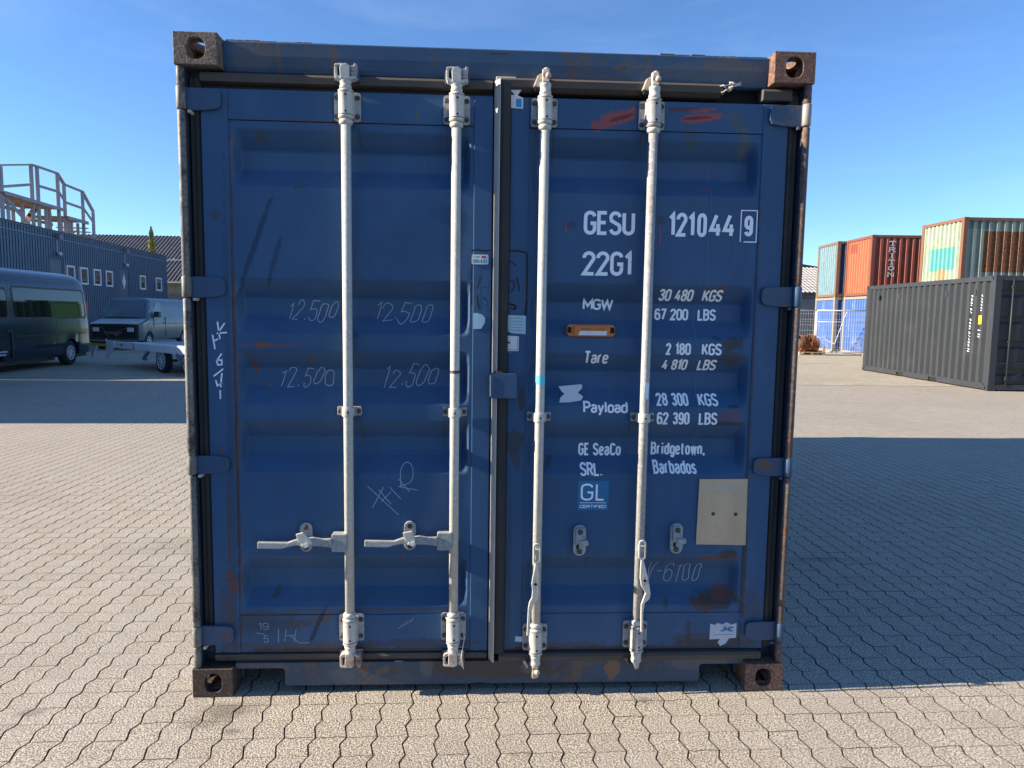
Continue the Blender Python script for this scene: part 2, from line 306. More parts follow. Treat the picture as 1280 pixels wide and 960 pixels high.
def link(name, data, parent=None, loc=None, rot=None, **tags):
    o = bpy.data.objects.new(name, data); COL.objects.link(o)
    if parent: o.parent = parent
    if loc: o.location = loc
    if rot: o.rotation_euler = rot
    for k, v in tags.items():
        if v: o[k] = v
    return o
def thing(name, label, cat, loc=(0, 0, 0), rz=0, group=None):
    o = link(name, None, None, loc, (0, 0, rz), label=label, category=cat, group=group); o.empty_display_size = .2; return o
def rrect(x0, x1, z0, z1, r, n=4):
    pts = []
    for cx, cz, a in ((x1-r, z1-r, 0), (x0+r, z1-r, PI/2), (x0+r, z0+r, PI), (x1-r, z0+r, 1.5*PI)):
        pts += [(cx+r*math.cos(a+PI/2*i/n), cz+r*math.sin(a+PI/2*i/n)) for i in range(n+1)]
    return pts
def disc(cx, cz, r, n=14): return [(cx+r*math.cos(2*PI*i/n), cz+r*math.sin(2*PI*i/n)) for i in range(n)]

# ------------------------------------------------------------------ stroke lettering
def A(cx, cy, rx, ry, a0, a1, n=8):
    return [(cx+rx*math.cos(math.radians(a0+(a1-a0)*i/n)), cy+ry*math.sin(math.radians(a0+(a1-a0)*i/n))) for i in range(n+1)]
GL = {
 '0': (.44, [A(.22, .78, .22, .22, 180, 0)+A(.22, .22, .22, .22, 0, -180)+[(0, .78)]]),
 '1': (.22, [[(0, .80), (.18, 1), (.18, 0)]]),
 '2': (.44, [[(0, .76)]+A(.22, .78, .22, .22, 180, -20)+[(0, .0), (.45, 0)]]),
 '3': (.44, [A(.21, .79, .21, .21, 170, -70)+[(.14, .53)], [(.17, .53), (.24, .53)]+A(.22, .27, .22, .27, 80, -170)]),
 '4': (.46, [[(.26, 1), (0, .27), (.47, .27)], [(.34, .56), (.34, 0)]]),
 '5': (.44, [[(.42, 1), (.04, 1), (.01, .52)]+A(.22, .42, .22, .20, 130, 0)+A(.22, .22, .22, .22, 0, -170)]),
 '6': (.44, [A(.22, .78, .22, .22, 15, 180)+A(.22, .22, .22, .22, 180, 360)+A(.22, .40, .22, .20, 0, 165)]),
 '7': (.44, [[(0, 1), (.44, 1), (.14, 0)]]),
 '8': (.44, [A(.22, .77, .20, .23, 270, 630, 14), A(.22, .27, .22, .27, 90, 450, 14)]),
 '9': (.44, [A(.22, .22, .22, .22, 195, 360)+A(.22, .78, .22, .22, 0, 180)+A(.22, .60, .22, .20, 180, 345)]),
 'G': (.44, [A(.22, .78, .22, .22, 10, 180)+A(.22, .22, .22, .22, 180, 360)+[(.44, .48), (.24, .48)]]),
 'C': (.42, [A(.22, .78, .22, .22, 10, 180)+A(.22, .22, .22, .22, 180, 350)]),
 'E': (.38, [[(.38, 1), (0, 1), (0, 0), (.38, 0)], [(.05, .52), (.33, .52)]]),
 'F': (.38, [[(.38, 1), (0, 1), (0, 0)], [(.05, .52), (.33, .52)]]),
 'S': (.44, [A(.22, .77, .22, .23, 10, 180)+[(.03, .62), (.40, .40)]+A(.22, .23, .22, .23, 10, -170)]),
 'U': (.44, [[(0, 1)]+A(.22, .22, .22, .22, 180, 360)+[(.44, 1)]]),
 'M': (.56, [[(0, 0), (0, 1), (.28, .3), (.56, 1), (.56, 0)]]),
 'W': (.70, [[(0, 1), (.16, 0), (.35, .95), (.54, 0), (.70, 1)]]),
 'K': (.44, [[(0, 0), (0, 1)], [(.42, 1), (.03, .38)], [(.15, .56), (.45, 0)]]),
 'L': (.36, [[(0, 1), (0, 0), (.38, 0)]]),
 'B': (.44, [[(.03, 0), (0, 0), (0, 1), (.22, 1)]+A(.22, .77, .20, .23, 90, -90)+[(.03, .54)], [(.22, .54)]+A(.22, .27, .22, .27, 90, -90)+[(.03, 0)]]),
 'D': (.44, [[(0, 0), (0, 1), (.2, 1)]+A(.22, .78, .22, .22, 90, 0)+A(.22, .22, .22, .22, 0, -90)+[(.03, 0)]]),
 'R': (.44, [[(0, 0), (0, 1), (.22, 1)]+A(.22, .75, .22, .25, 90, -90)+[(.03, .5)], [(.22, .48), (.45, 0)]]),
 'P': (.44, [[(0, 0), (0, 1), (.22, 1)]+A(.22, .74, .22, .26, 90, -90)+[(.03, .48)]]),
 'T': (.46, [[(0, 1), (.46, 1)], [(.23, .96), (.23, 0)]]),
 'H': (.44, [[(0, 0), (0, 1)], [(.44, 0), (.44, 1)], [(.03, .5), (.41, .5)]]),
 'I': (.10, [[(.05, 0), (.05, 1)]]),
 'J': (.36, [[(.36, 1)]+A(.18, .18, .18, .18, 0, -180)]),
 'N': (.46, [[(0, 0), (0, 1), (.46, 0), (.46, 1)]]),
 'O': (.46, [A(.23, .5, .23, .5, 90, 450, 20)]),
 'V': (.46, [[(0, 1), (.23, 0), (.46, 1)]]),
 'A': (.48, [[(0, 0), (.24, 1), (.48, 0)], [(.10, .32), (.38, .32)]]),
 'Z': (.44, [[(0, 1), (.44, 1), (0, 0), (.44, 0)]]),
 '-': (.3, [[(0, .48), (.3, .48)]]), '.': (.1, [[(.03, .0), (.03, .09)]]), ',': (.1, [[(.06, .09), (.0, -.14)]]), ' ': (.28, []), '/': (.4, [[(0, 0), (.4, 1)]]),
 'a': (.38, [[(.36, 0), (.36, .5)]+A(.18, .52, .18, .18, 0, 165), [(.36, .40), (.2, .40)]+A(.16, .2, .16, .20, 90, 270)+[(.2, 0), (.36, .12)]]),
 'e': (.38, [[(.36, .36), (.03, .36)], [(.36, .36)]+A(.18, .52, .18, .18, 0, 180)+A(.18, .18, .18, .18, 180, 345)]),
 'o': (.38, [A(.19, .52, .19, .18, 180, 0)+A(.19, .18, .19, .18, 0, -180)+[(0, .52)]]),
 'r': (.26, [[(0, 0), (0, .70)], [(.01, .5)]+A(.16, .5, .14, .2, 160, 70)]),
 'y': (.38, [[(0, .7), (.19, .05)], [(.38, .7), (.12, -.22), (.02, -.22)]]),
 'l': (.1, [[(.04, 1), (.04, 0)]]), 'i': (.1, [[(.04, .7), (.04, 0)], [(.04, .88), (.04, 1)]]),
 'd': (.38, [[(.38, 1), (.38, 0)], [(.36, .55)]+A(.19, .52, .19, .18, 20, 180)+A(.19, .18, .19, .18, 180, 340)]),
 'b': (.38, [[(0, 1), (0, 0)], [(.02, .55)]+A(.19, .52, .19, .18, 160, 0)+A(.19, .18, .19, .18, 0, -160)]),
 'g': (.38, [[(.38, .7), (.38, -.05)]+A(.19, -.06, .19, .16, 0, -160), [(.36, .55)]+A(.19, .52, .19, .18, 20, 180)+A(.19, .2, .19, .18, 180, 340)]),
 't': (.26, [[(.08, .95), (.08, .14)]+A(.2, .12, .12, .12, 180, 280), [(0, .7), (.24, .7)]]),
 'w': (.54, [[(0, .7), (.13, 0), (.27, .65), (.41, 0), (.54, .7)]]),
 'n': (.38, [[(0, 0), (0, .70)], [(.02, .5)]+A(.19, .52, .18, .18, 160, 0)+[(.37, 0)]]),
 's': (.34, [A(.17, .54, .16, .16, 15, 190)+[(.04, .42), (.30, .28)]+A(.17, .16, .17, .16, 10, -170)]),
}
def ribbon(mb, pts, t, yf, lift, step=.012):
    """flat painted stroke in x,z following surface yf(x,z)"""
    q = [pts[0]]
    for a, b in zip(pts, pts[1:]):
        L = math.hypot(b[0]-a[0], b[1]-a[1])
        if L < 1e-6: continue
        k = max(1, int(math.ceil(L/step)))
        q += [(a[0]+(b[0]-a[0])*i/k, a[1]+(b[1]-a[1])*i/k) for i in range(1, k+1)]
    if len(q) < 2: return
    closed = math.hypot(q[0][0]-q[-1][0], q[0][1]-q[-1][1]) < 1e-5
    vs = []; n = len(q)
    for i, p in enumerate(q):
        a = q[i-1] if i else (q[-2] if closed else None); b = q[i+1] if i < n-1 else (q[1] if closed else None)
        if a is None: a = (2*p[0]-b[0], 2*p[1]-b[1])
        if b is None: b = (2*p[0]-a[0], 2*p[1]-a[1])
        d1 = Vector((p[0]-a[0], p[1]-a[1])).normalized(); d2 = Vector((b[0]-p[0], b[1]-p[1])).normalized()
        n1 = Vector((-d1.y, d1.x)); n2 = Vector((-d2.y, d2.x)); m = (n1+n2)
        m = n1 if m.length < 1e-3 else m.normalized(); k = t/2/max(.45, m.dot(n1))
        for sg in (1, -1):
            x = p[0]+m.x*k*sg; z = p[1]+m.y*k*sg; vs.append((x, yf(x, z)-lift, z))
    mb.add(vs, [(2*i, 2*i+1, 2*i+3, 2*i+2) for i in range(n-1)])
def text_w(s, wh, sp): return sum(GL[c][0]*wh+sp for c in s)-sp
def k_seed(s, x, c): return hash((round(x, 3), ord(c)))
def text(mb, s, x0, x1, z0, z1, t, yf, lift=.0012, slant=0, rot=0, jitter=0, wob=0):
    """lettering set to fill x0..x1, z0..z1"""
    h = z1-z0-t; n = len(s); base = sum(GL[c][0] for c in s)
    sp = .21*h
    wx = (x1-x0-t-sp*(n-1))/base
    cx = x0+t/2; k = 0
    for c in s:
        w, st = GL[c]
        R1 = random.Random(k_seed(s, cx, c)); wa = R1.uniform(-wob, wob); ws = 1+R1.uniform(-wob, wob)*1.2; wv = R1.uniform(-wob, wob)*.8; wu = 1+R1.uniform(-wob, wob)*1.5
        for pl in st:
            pts = []
            for i_, (u, v) in enumerate(pl):
                if jitter: u += jitter*math.sin(i_*.9+wa*50); v += jitter*math.sin(i_*.7+wv*60)
                if wob: u, v = w/2+(u-w/2)*wu+wa*(v-.5)*1.6, .5+(v-.5)*ws+wv-wa*(u-w/2)
                X = cx+u*wx+slant*v*h; Z = z0+t/2+v*h
                if rot:
                    mx, mz = x0, z0; ca, sa = math.cos(rot), math.sin(rot)
                    X, Z = mx+(X-mx)*ca-(Z-mz)*sa, mz+(X-mx)*sa+(Z-mz)*ca
                pts.append((X, Z))
            ribbon(mb, pts, t, yf, lift+.00012*(k % 3)); k += 1
        cx += w*wx+sp
    return mb

# ================================================================== SETTING: yard
PER = .1125; CW = .1135; Y0, Y1 = -1.3, 13.6; X0, X1 = -11.0, 14.0
g_ = MB()
BIG = 900
for a in ((-BIG, BIG, Y1, BIG), (-BIG, BIG, -BIG, Y0), (-BIG, X0, Y0, Y1), (X1, BIG, Y0, Y1)):
    g_.add([(a[0], a[2], -.001), (a[1], a[2], -.001), (a[1], a[3], -.001), (a[0], a[3], -.001)], [(0, 1, 2, 3)])
ground = g_.build('ground', 'ground', fix=False); ground['kind'] = 'structure'; ground['label'] = 'pale beige concrete yard around the containers'
pav = MB().add([(X0-.2, Y0-.2, -.013), (X1+.2, Y0-.2, -.013), (X1+.2, Y1+.2, -.013), (X0-.2, Y1+.2, -.013)], [(0, 1, 2, 3)]).build('pavement', 'sand', fix=False)
pav.location.z = .0055
pav['kind'] = 'structure'; pav['label'] = 'interlocking wavy beige concrete paving in front of the blue container'
def zz(y):
    t = (y/PER) % 1.0; a = .0088
    if t < .6: return a-(2*a)*t/.6
    return -a+2*a*(t-.6)/.4
def paver_outline(gap):
    ys = []
    for k in range(1):
        ys += [k*PER+PER*t for t in (.04, .56, .64, .96)]
    ge = gap*.16
    R = [(CW/2-gap+zz(y), y) for y in [ge]+ys+[PER-ge]]
    L = [(-CW/2+gap+zz(y), y) for y in [ge]+ys+[PER-ge]]
    top = [(CW*k, PER-ge+.0032*math.sin(2*PI*k)) for k in (.25, 0, -.25)]; bot = [(CW*k, ge+.0032*math.sin(2*PI*k)) for k in (-.25, 0, .25)]
    return R+top+L[::-1]+bot
_o = paver_outline(.0024); _i = []
_c = np.array(_o); _cy = PER
for (x, y) in _o:
    _i.append((x-(math.copysign(.0009, x) if abs(x) > .035 else 0), y+(.0007 if y < .006 else -.0007 if y > PER-.006 else 0)))
nO = len(_o)
pv = [(x, y-PER/2, -.014) for x, y in _o]+[(x, y-PER/2, -.0014) for x, y in _o]+[(x, y-PER/2, 0) for x, y in _i]
pf = [(i, (i+1) % nO, nO+(i+1) % nO, nO+i) for i in range(nO)]+[(nO+i, nO+(i+1) % nO, 2*nO+(i+1) % nO, 2*nO+i) for i in range(nO)]+[tuple(2*nO+i for i in range(nO))]
pm = bpy.data.meshes.new('paver'); pm.from_pydata(pv, [], pf); pm.materials.append(M_['paver']); pm.materials.append(M_['sand'])
pm.polygons.foreach_set('material_index', [1]*(2*nO)+[0])
cells = []
for c in range(int((X1-X0)/CW)):
    off = random.uniform(-.0015, .0015)
    x = X0+CW*(c+.5)
    for r in range(int((Y1-Y0)/PER)):
        cells.append((x, Y0+off+PER/2+r*PER))
vis = []
for i, (x, y) in enumerate(cells):
    if y > 1.4: continue
    q = px((x, y, 0))
    if q and -15 < q[0] < 1295 and q[1] < 975:
        if abs(x) < 1.2 and y > .08: continue
        vis.append(((Vector((x, y, 0))-CAM).length, i))
vis.sort(); singles = set(i for d, i in vis[:300])
for i in sorted(singles):
    x, y = cells[i]
    o = link('paver', pm, pav, (x, y, random.uniform(-.0067, -.0047)), (random.uniform(-.004, .004), random.uniform(-.006, .006), random.uniform(-.006, .006)))
rest = [c for i, c in enumerate(cells) if i not in singles]
def field(cs, base, faces, k=1.0):
    C = np.array(cs); N = len(C); B = np.array(base); V = len(B)
    P = np.repeat(B[None], N, 0); tz = -.0055+rng.uniform(-.0012, .0008, N)*k
    P = P+np.stack([C[:, 0], C[:, 1], tz], 1)[:, None]
    P[:, :, 2] += (B[None, :, 0]*rng.uniform(-.006, .006, (N, 1))*k)+(B[None, :, 1]*rng.uniform(-.004, .004, (N, 1))*k)
    loops = np.concatenate([np.array(f) for f in faces]); cnt = np.array([len(f) for f in faces])
    me = bpy.data.meshes.new('paver_field'); me.vertices.add(N*V); me.vertices.foreach_set('co', P.astype(np.float32).ravel())
    L = (loops[None]+np.arange(N)[:, None]*V).ravel(); cc = np.tile(cnt, N)
    me.loops.add(len(L)); me.loops.foreach_set('vertex_index', L.astype(np.int32))
    me.polygons.add(len(cc)); st = np.concatenate([[0], np.cumsum(cc)[:-1]])
    me.polygons.foreach_set('loop_start', st.astype(np.int32)); me.polygons.foreach_set('loop_total', cc.astype(np.int32))
    me.update(calc_edges=True); me.shade_flat()
    at = me.attributes.new('rnd', 'FLOAT', 'FACE'); at.data.foreach_set('value', np.repeat(rng.random(N), len(faces)).astype(np.float32))
    me.materials.append(M_['paver_field']); me.materials.append(M_['sand'])
    me.polygons.foreach_set('material_index', np.tile(np.array([1]*(len(faces)-1)+[0], dtype=np.int32), N)); return me
near = [c for c in rest if c[1] < 4]; far = [c for c in rest if c[1] >= 4]
pf2 = [tuple(i-nO for i in f) for f in pf[nO:]]
me = field(near, pv, pf); me2 = field(far, pv[nO:], pf2, .4)
link('paver_field', me, pav, kind='stuff'); link('paver_field', me2, pav, kind='stuff')

# ================================================================== MAIN CONTAINER
HW = 1.219; HT = 2.591; LEN = 6.058
box = thing('shipping_container', 'large weathered blue container with closed doors and white number lettering, filling the foreground', 'shipping container', (0, 0, 0))
YD = .050; DD = .057
REC = [2.258, 1.69, 1.41, 1.13, .57]
def sprof(z):
    for zt in REC:
        if zt-.213 < z < zt:
            d = zt-z
            if d < .072: return d/.072
            if d < .142: return 1.0
            return 1-(d-.142)/.071
    return 0.0
def epro(x, z):
    a = min(x-(-1.036), -.112-x) if x < 0 else min(x-.122, 1.034-x)
    t = max(0., min(1., a/.034)); return t*t*(3-2*t)
def wave(x, z):
    e = min(abs(x)-.12 if x > 0 else abs(x)-.102, 1.04-abs(x), z-.325, 2.288-z)
    return (.0022*math.sin(x*9+z*5)*math.sin(z*7-x*3)+.0010*math.sin(x*23+3)*math.sin(z*17))*max(0, min(1, 20*e))
def doorY(x, z):
    if x < -1.04 or x > 1.04 or -.10 < x < .115: return YD-.005
    if z > 2.29 or z < .325: return YD-.003
    return YD+DD*sprof(z)*epro(x, z)+wave(x, z)-.0008
# corner castings
def casting(mirror, top, mat, front=True):
    """casting with its outer front corner at x=-HW,y=0, mirrored by sign; holes in front, side and top/bottom"""
    w, d, h, t = .162, .178, .118, .028; m = MB(); z0 = HT-h if top else 0.0
    X = lambda x: mirror*(-HW+x)
    def hole(cu, cv, ru, rv, U, V0, V1, n=32):
        out, inn = [], []
        u0, u1 = U
        for i in range(n):
            a = 2*PI*(i+.5)/n; c, s_ = math.cos(a), math.sin(a)
            k = 2.6
            rr = (abs(c/ru)**k+abs(s_/rv)**k)**(-1/k); inn.append((cu+c*rr, cv+s_*rr))
            sx = ((u1-cu)/c if c > 0 else (u0-cu)/c) if abs(c) > 1e-6 else 9
            sz = ((V1-cv)/s_ if s_ > 0 else (V0-cv)/s_) if abs(s_) > 1e-6 else 9
            q = min(sx, sz); out.append((cu+c*q, cv+s_*q))
        # snap nearest to corners
        for co in ((u0, V0), (u1, V0), (u1, V1), (u0, V1)):
            j = min(range(n), key=lambda k2: (out[k2][0]-co[0])**2+(out[k2][1]-co[1])**2); out[j] = co
        return out, inn
    o, i_ = hole(.083, z0+h*.5, .034, .039, (0, w), z0, z0+h)
    m.ring([(X(u), v) for u, v in o], [(X(u), v) for u, v in i_], 0, t)
    o, i_ = hole(d/2, z0+h*.5, .038, .030, (t, d), z0+.001, z0+h-.001)
    m.ring(o, i_, X(.0005), X(t), 'x')
    zc = (z0+h-t, z0+h-.0006) if top else (z0+.0006, z0+t)
    o, i_ = hole(w/2, d/2, .030, .055, (t, w-.0006), t, d-.0006)
    m.ring([(X(u), v) for u, v in o], [(X(u), v) for u, v in i_], zc[0], zc[1], 'z')
    m.box(X(w-.020), X(w), t, d, z0+.001, z0+h-.001); m.box(X(t), X(w-.02), d-.02, d-.001, z0+.001, z0+h-.001)
    zo = (z0, z0+.014) if top else (z0+h-.014, z0+h)
    m.box(X(t), X(w-.02), t, d-.02, zo[0]+.001, zo[1]-.001)
    return m
for sg, top, mt in ((1, True, 'rust_grey'), (-1, True, 'rust'), (1, False, 'rust_dark'), (-1, False, 'rust')):
    o = casting(sg, top, mt).build('corner_casting', mt, box, bevel=.0075, seg=3)
    o['label'] = ('upper ' if top else 'lower ')+('left' if sg > 0 else 'right')+' corner casting with an oval hole, '+('rusty brown' if sg < 0 else 'dark scaled metal')
for sx in (-1, 1):
    for z0 in (0, HT-.118):
        MB().box(sx*HW, sx*(HW-.162), LEN-.178, LEN, z0, z0+.118).build('corner_casting', 'rust', box, bevel=.006)
# posts
for sx, pm_ in ((-1, 'pipe_l'), (1, 'pipe_r')):
    p = MB().box(sx*1.214, sx*1.152, .092, .178, .118, 2.473).box(sx*1.2155, sx*1.193, .026, .093, .119, 2.472)
    p.build('corner_post', 'frame', box, bevel=.004)
    b = MB(); zs = [.119, .196]
    for (za, zb) in ((.119, .205), (.288, .912), (.990, 1.608), (1.694, 2.312), (2.402, 2.472)):
        b.lathe([(0, .0125), (.003, .0145), (zb-za-.003, .0145), (zb-za, .0125)], (sx*1.2025, .020, za), (0, 0, 1), 16)
    b.build('hinge_bar', pm_, box)
    MB().prism([(sx*1.190, .075), (sx*1.183, .058), (sx*1.170, .060), (sx*1.163, .052), (sx*1.150, .050), (sx*1.143, .060), (sx*1.143, .09), (sx*1.190, .09)], .17, 2.44, 'z').build('side_gasket', 'rubber', box)
    MB().box(sx*1.2155, sx*1.14, LEN-.15, LEN-.02, .118, 2.473).build('corner_post', 'wall_blue', box)
# header beam with a turned-out lower lip
hd = MB().prism([(.058, 2.583), (.053, 2.578), (.055, 2.530), (.064, 2.490), (.070, 2.474), (.080, 2.468), (.17, 2.468), (.17, 2.583)], -1.0565, 1.0565, 'x')
hd.build('header_beam', 'header', box, bevel=.002)
lip = MB()
for a, b in zip(np.linspace(-1.05, -.66, 7)[:-1], np.linspace(-1.05, -.66, 7)[1:]):
    lip.box(a+.001, b-.001, .066, .082, 2.5835, 2.5835+random.uniform(.003, .009))
for a, b in zip(np.linspace(.62, 1.05, 8)[:-1], np.linspace(.62, 1.05, 8)[1:]):
    lip.box(a+.001, b-.001, .060, .08, 2.5835, 2.5835+random.uniform(.002, .007))
lip.build('weld_bead', 'rust_grey', box, bevel=.002, kind='stuff')
# sill with fork pocket notches
zt = .128
def sill_outline():
    return [(-1.0565, .105), (-.872, .105), (-.862, .102), (-.858, .096), (-.858, .036), (-.848, .030), (-.10, .030), (-.06, .036), (-.02, .030), (.862, .030), (.870, .036), (.870, .096), (.874, .103), (.884, .106), (1.0565, .106), (1.0565, zt), (-1.0565, zt)]
MB().prism(sill_outline(), .030, .045).build('sill_beam', 'sill', box, bevel=.0015)
sb = MB().box(-1.0565, 1.0565, .0455, .16, zt-.02, zt)
for a, b in ((-.857, -.842), (.852, .868)): sb.box(a, b, .0455, .8, .032, zt-.021)
for a, b in ((-1.056, -1.045), (1.045, 1.056)): sb.box(a, b, .10, .8, .032, zt-.021)
sb.box(-1.044, -.858, .78, .80, .032, zt-.021).box(.869, 1.044, .78, .80, .032, zt-.021)
sb.build('sill_flange', 'sill', box)
# body
def corr(length, h0, h1, axis, pitch, depth, flat=.38):
    """corrugated sheet: returns list of (s, offset)"""
    n = int(round(length/pitch)); p = length/n; out = []; flat = .36
    sl = (1-2*flat)/2*p
    for k in range(n):
        b = k*p; out += [(b+.0, 0), (b+flat*p*.5, 0), (b+flat*p*.5+sl, depth), (b+flat*p*1.5+sl, depth), (b+flat*p*1.5+2*sl, 0)]
    out.append((length, 0)); return out
def corr_mesh(length, z0, z1, pitch, depth, inward, plane='x'):
    """sheet standing along +Y (plane x) or +X (plane y); inward sign gives which way recess goes"""
    m = MB(); pr = corr(length, z0, z1, plane, pitch, depth); vs = []
    for s_, d in pr:
        for z in (z0, z1): vs.append((inward*d, s_, z) if plane == 'x' else (s_, inward*d, z))
    n = len(pr)
    return m.add(vs, [(2*i, 2*i+2, 2*i+3, 2*i+1) for i in range(n-1)])
for sx in (-1, 1):
    m = corr_mesh(LEN-.36, .16, 2.50, .278, .036, -sx); o = m.build('side_wall', 'wall_blue', box); o.location = (sx*1.213, .18, 0)
    MB().box(sx*1.217, sx*1.157, .179, LEN-.179, 2.50, 2.585).build('top_rail', 'wall_blue', box, bevel=.004)
    MB().box(sx*1.217, sx*1.167, .179, LEN-.179, .03, .16).build('bottom_rail', 'wall_blue', box, bevel=.004)
o = corr_mesh(2.20, .13, 2.50, .25, .045, -1, 'y').build('end_wall', 'wall_blue', box); o.location = (-1.10, LEN-.02, 0)
rf = MB(); ys = np.linspace(.17, LEN-.17, 46)
vs = [(x, y, 2.572+(.012 if k % 3 else 0)) for k, y in enumerate(ys) for x in (-1.156, 1.156)]
rf.add(vs, [(2*i, 2*i+1, 2*i+3, 2*i+2) for i in range(len(ys)-1)]).build('roof', 'wall_blue', box)
MB().box(-1.156, 1.156, .20, LEN-.05, .13, .16).build('floor', 'bolt', box)
MB().box(-1.14, 1.14, LEN-.15, LEN-.03, .03, .13).build('end_rail', 'wall_blue', box); MB().box(-1.14, 1.14, LEN-.15, LEN-.03, 2.50, 2.58).build('end_rail', 'wall_blue', box)
MB().box(-1.15, 1.15, .120, .125, .125, 2.47).build('door_recess_plate', 'black', box)

# doors
def door_panel(xa, xb, mat, parent):
    xs = [xa]+[xa+t for t in (.006, .012, .018, .024, .030, .036, .042)]; xs = xs+list(np.linspace(xa+.07, xb-.07, 26))+[xb-t for t in (.042, .036, .030, .024, .018, .012, .006)]+[xb]
    zs = [.325]
    for zt_ in sorted(REC):
        zs += [zt_-.216, zt_-.210, zt_-.146, zt_-.138, zt_-.076, zt_-.068, zt_-.004, zt_+.003]
    zs = sorted(zs+[2.288]+[.335+.04*k for k in range(49)]); zs = [z for z in zs]
    def sp(z):
        # rounded profile from the straight one
        return (sprof(z-.004)+sprof(z+.004)+2*sprof(z))/4
    vs = []; rr = random.Random(3)
    for z in zs:
        for x in xs:
            e = epro(x, z)
            vs.append((x, YD+DD*sp(z)*e+wave(x, z), z))
    n = len(xs); fs = [(j*n+i, j*n+i+1, (j+1)*n+i+1, (j+1)*n+i) for j in range(len(zs)-1) for i in range(n-1)]
    m = MB(); m.add(vs, fs); return m.build('door_panel', mat, parent)
doors = {}
for side, xs_ in (('l', (-1.141, -1.0405, -.1005, -.028)), ('r', (.042, .1145, 1.0405, 1.141))):
    mat = 'door_'+side
    core = MB().box(xs_[0], xs_[3], .1125, .118, .165, 2.405)
    dr = core.build('door', mat, box); doors[side] = dr
    dr['label'] = 'left door with hand-chalked numbers' if side == 'l' else 'right door with the white stencilled numbers'
    y5 = YD-.005
    if side == 'l': a1 = (xs_[0], xs_[1]); a2 = (xs_[2], xs_[3])
    else: a1 = (xs_[0], xs_[1]); a2 = (xs_[2], xs_[3])
    for a, b in (a1, a2): MB().box(a, b, y5, .1120, .166, 2.404).build('door_stile', mat, dr, bevel=.003)
    MB().box(xs_[1]+.0005, xs_[2]-.0005, YD-.003, .1120, 2.291, 2.404).build('door_rail', mat, dr, bevel=.0015)
    MB().box(xs_[1]+.0005, xs_[2]-.0005, YD-.003, .1120, .166, .3235).build('door_rail', mat, dr, bevel=.0015)
    door_panel(xs_[1], xs_[2], mat, dr)
# gaskets
gk = MB().prism([(.046, 2.462), (.040, 2.452), (.044, 2.430), (.075, 2.424), (.10, 2.424), (.10, 2.462)], -1.14, -.03, 'x')
gk.build('door_gasket', 'brown_rubber', doors['l'])
MB().prism([(.040, .160), (.036, .150), (.044, .132), (.10, .130), (.10, .162)], -1.14, -.03, 'x').build('door_gasket', 'brown_rubber', doors['l'])
MB().box(-1.142, -.028, .085, .10, 2.405, 2.425).build('door_gasket', 'rubber', doors['l'])
# right door gasket ring
MB().prism([(.030, 2.470), (.020, 2.460), (.024, 2.436), (.06, 2.424), (.10, 2.424), (.10, 2.474)], .003, .865, 'x').build('door_gasket', 'brown_rubber', doors['r'])
MB().prism([(.046, 2.462), (.040, 2.452), (.044, 2.420), (.10, 2.420), (.10, 2.464)], 1.035, 1.15, 'x').build('door_gasket', 'brown_rubber', doors['r'])
MB().prism([(.030, .158), (.022, .148), (.026, .128), (.05, .118), (.10, .118), (.10, .162)], .02, 1.13, 'x').build('door_gasket', 'brown_rubber', doors['r'])
# torn end of the top gasket
tr = MB()
for k in range(9):
    a = random.uniform(.86, .90); tr.tube([(a, .028, 2.43+.005*k), (a+random.uniform(-.01, .02), .018, 2.435+.005*k), (a+random.uniform(0, .05), .022, 2.445+random.uniform(0, .035))], .0022, 5)
tr.build('torn_gasket_end', 'strip', doors['r'])
MB().prism([(.000, .022), (.012, .016), (.040, .022), (.040, .100), (-.004, .100)], .165, 2.452, 'z').build('centre_gasket', 'rubber', doors['r'])
MB().prism([(-.0245, .088), (-.0225, .048), (-.004, .014), (-.0005, .013), (-.0045, .090)], .128, 2.462, 'z').build('gasket_lip', 'strip', doors['r'], bevel=.0012)
MB().box(-.018, .06, .028, .09, 2.4625, 2.474).build('gasket_lip', 'strip', doors['r'], bevel=.004)
MB().box(-.022, .04, .04, .09, .118, .127).build('gasket_lip', 'rubber', doors['r'], bevel=.003)

# hinges
HZ = {-1: [(2.316, 2.400), (1.612, 1.694), (.916, .990), (.206, .288)], 1: [(2.316, 2.400), (1.610, 1.692), (.914, .992), (.208, .290)]}
for sx in (-1, 1):
    dr = doors['l' if sx < 0 else 'r']
    for k, (za, zb) in enumerate(HZ[sx]):
        m = MB(); h = zb-za
        out = [(1.205, za), (1.205, zb), (1.10, zb-.001), (1.072, zb-.005), (1.062, zb-.014), (1.060, za+.024), (1.070, za+.009), (1.10, za+.003), (1.15, za)]
        m.prism([(sx*x, z) for x, z in out], .028, .0445)
        hb = m.build('hinge_blade', 'hinge', dr, bevel=.004)
        kn = MB().lathe([(0, .0145), (.004, .0175), (h-.004, .0175), (h, .0145)], (sx*1.2025, .020, za+.001), (0, 0, 1), 18)
        kn.build('hinge_knuckle', 'hinge_lit' if (sx > 0 and k == 0) else ('pipe_l' if sx < 0 else 'hinge'), dr)
        # lug and washer spots
        MB().box(sx*1.180, sx*1.168, .018, .06, za-.012, za-.001).build('hinge_lug', 'strip' if sx < 0 else 'hinge', dr, bevel=.002)

# seal cover box on the meeting stile
sc = MB().prism(rrect(-.033, .078, 1.233, 1.333, .008), -.012, .030)
sc.build('lock_cover', 'hinge', doors['r'], bevel=.003)
MB().box(-.030, -.026, -.0145, -.0125, 1.242, 1.324).build('lock_cover_edge', 'strip', doors['r'])
MB().cyl((.0, .0, 1.333), (.0, .0, 1.341), .012, 12).cyl((.014, .0, 1.333), (.014, .0, 1.338), .008, 12).build('lock_cover_bolt', 'pipe_l', doors['r'])

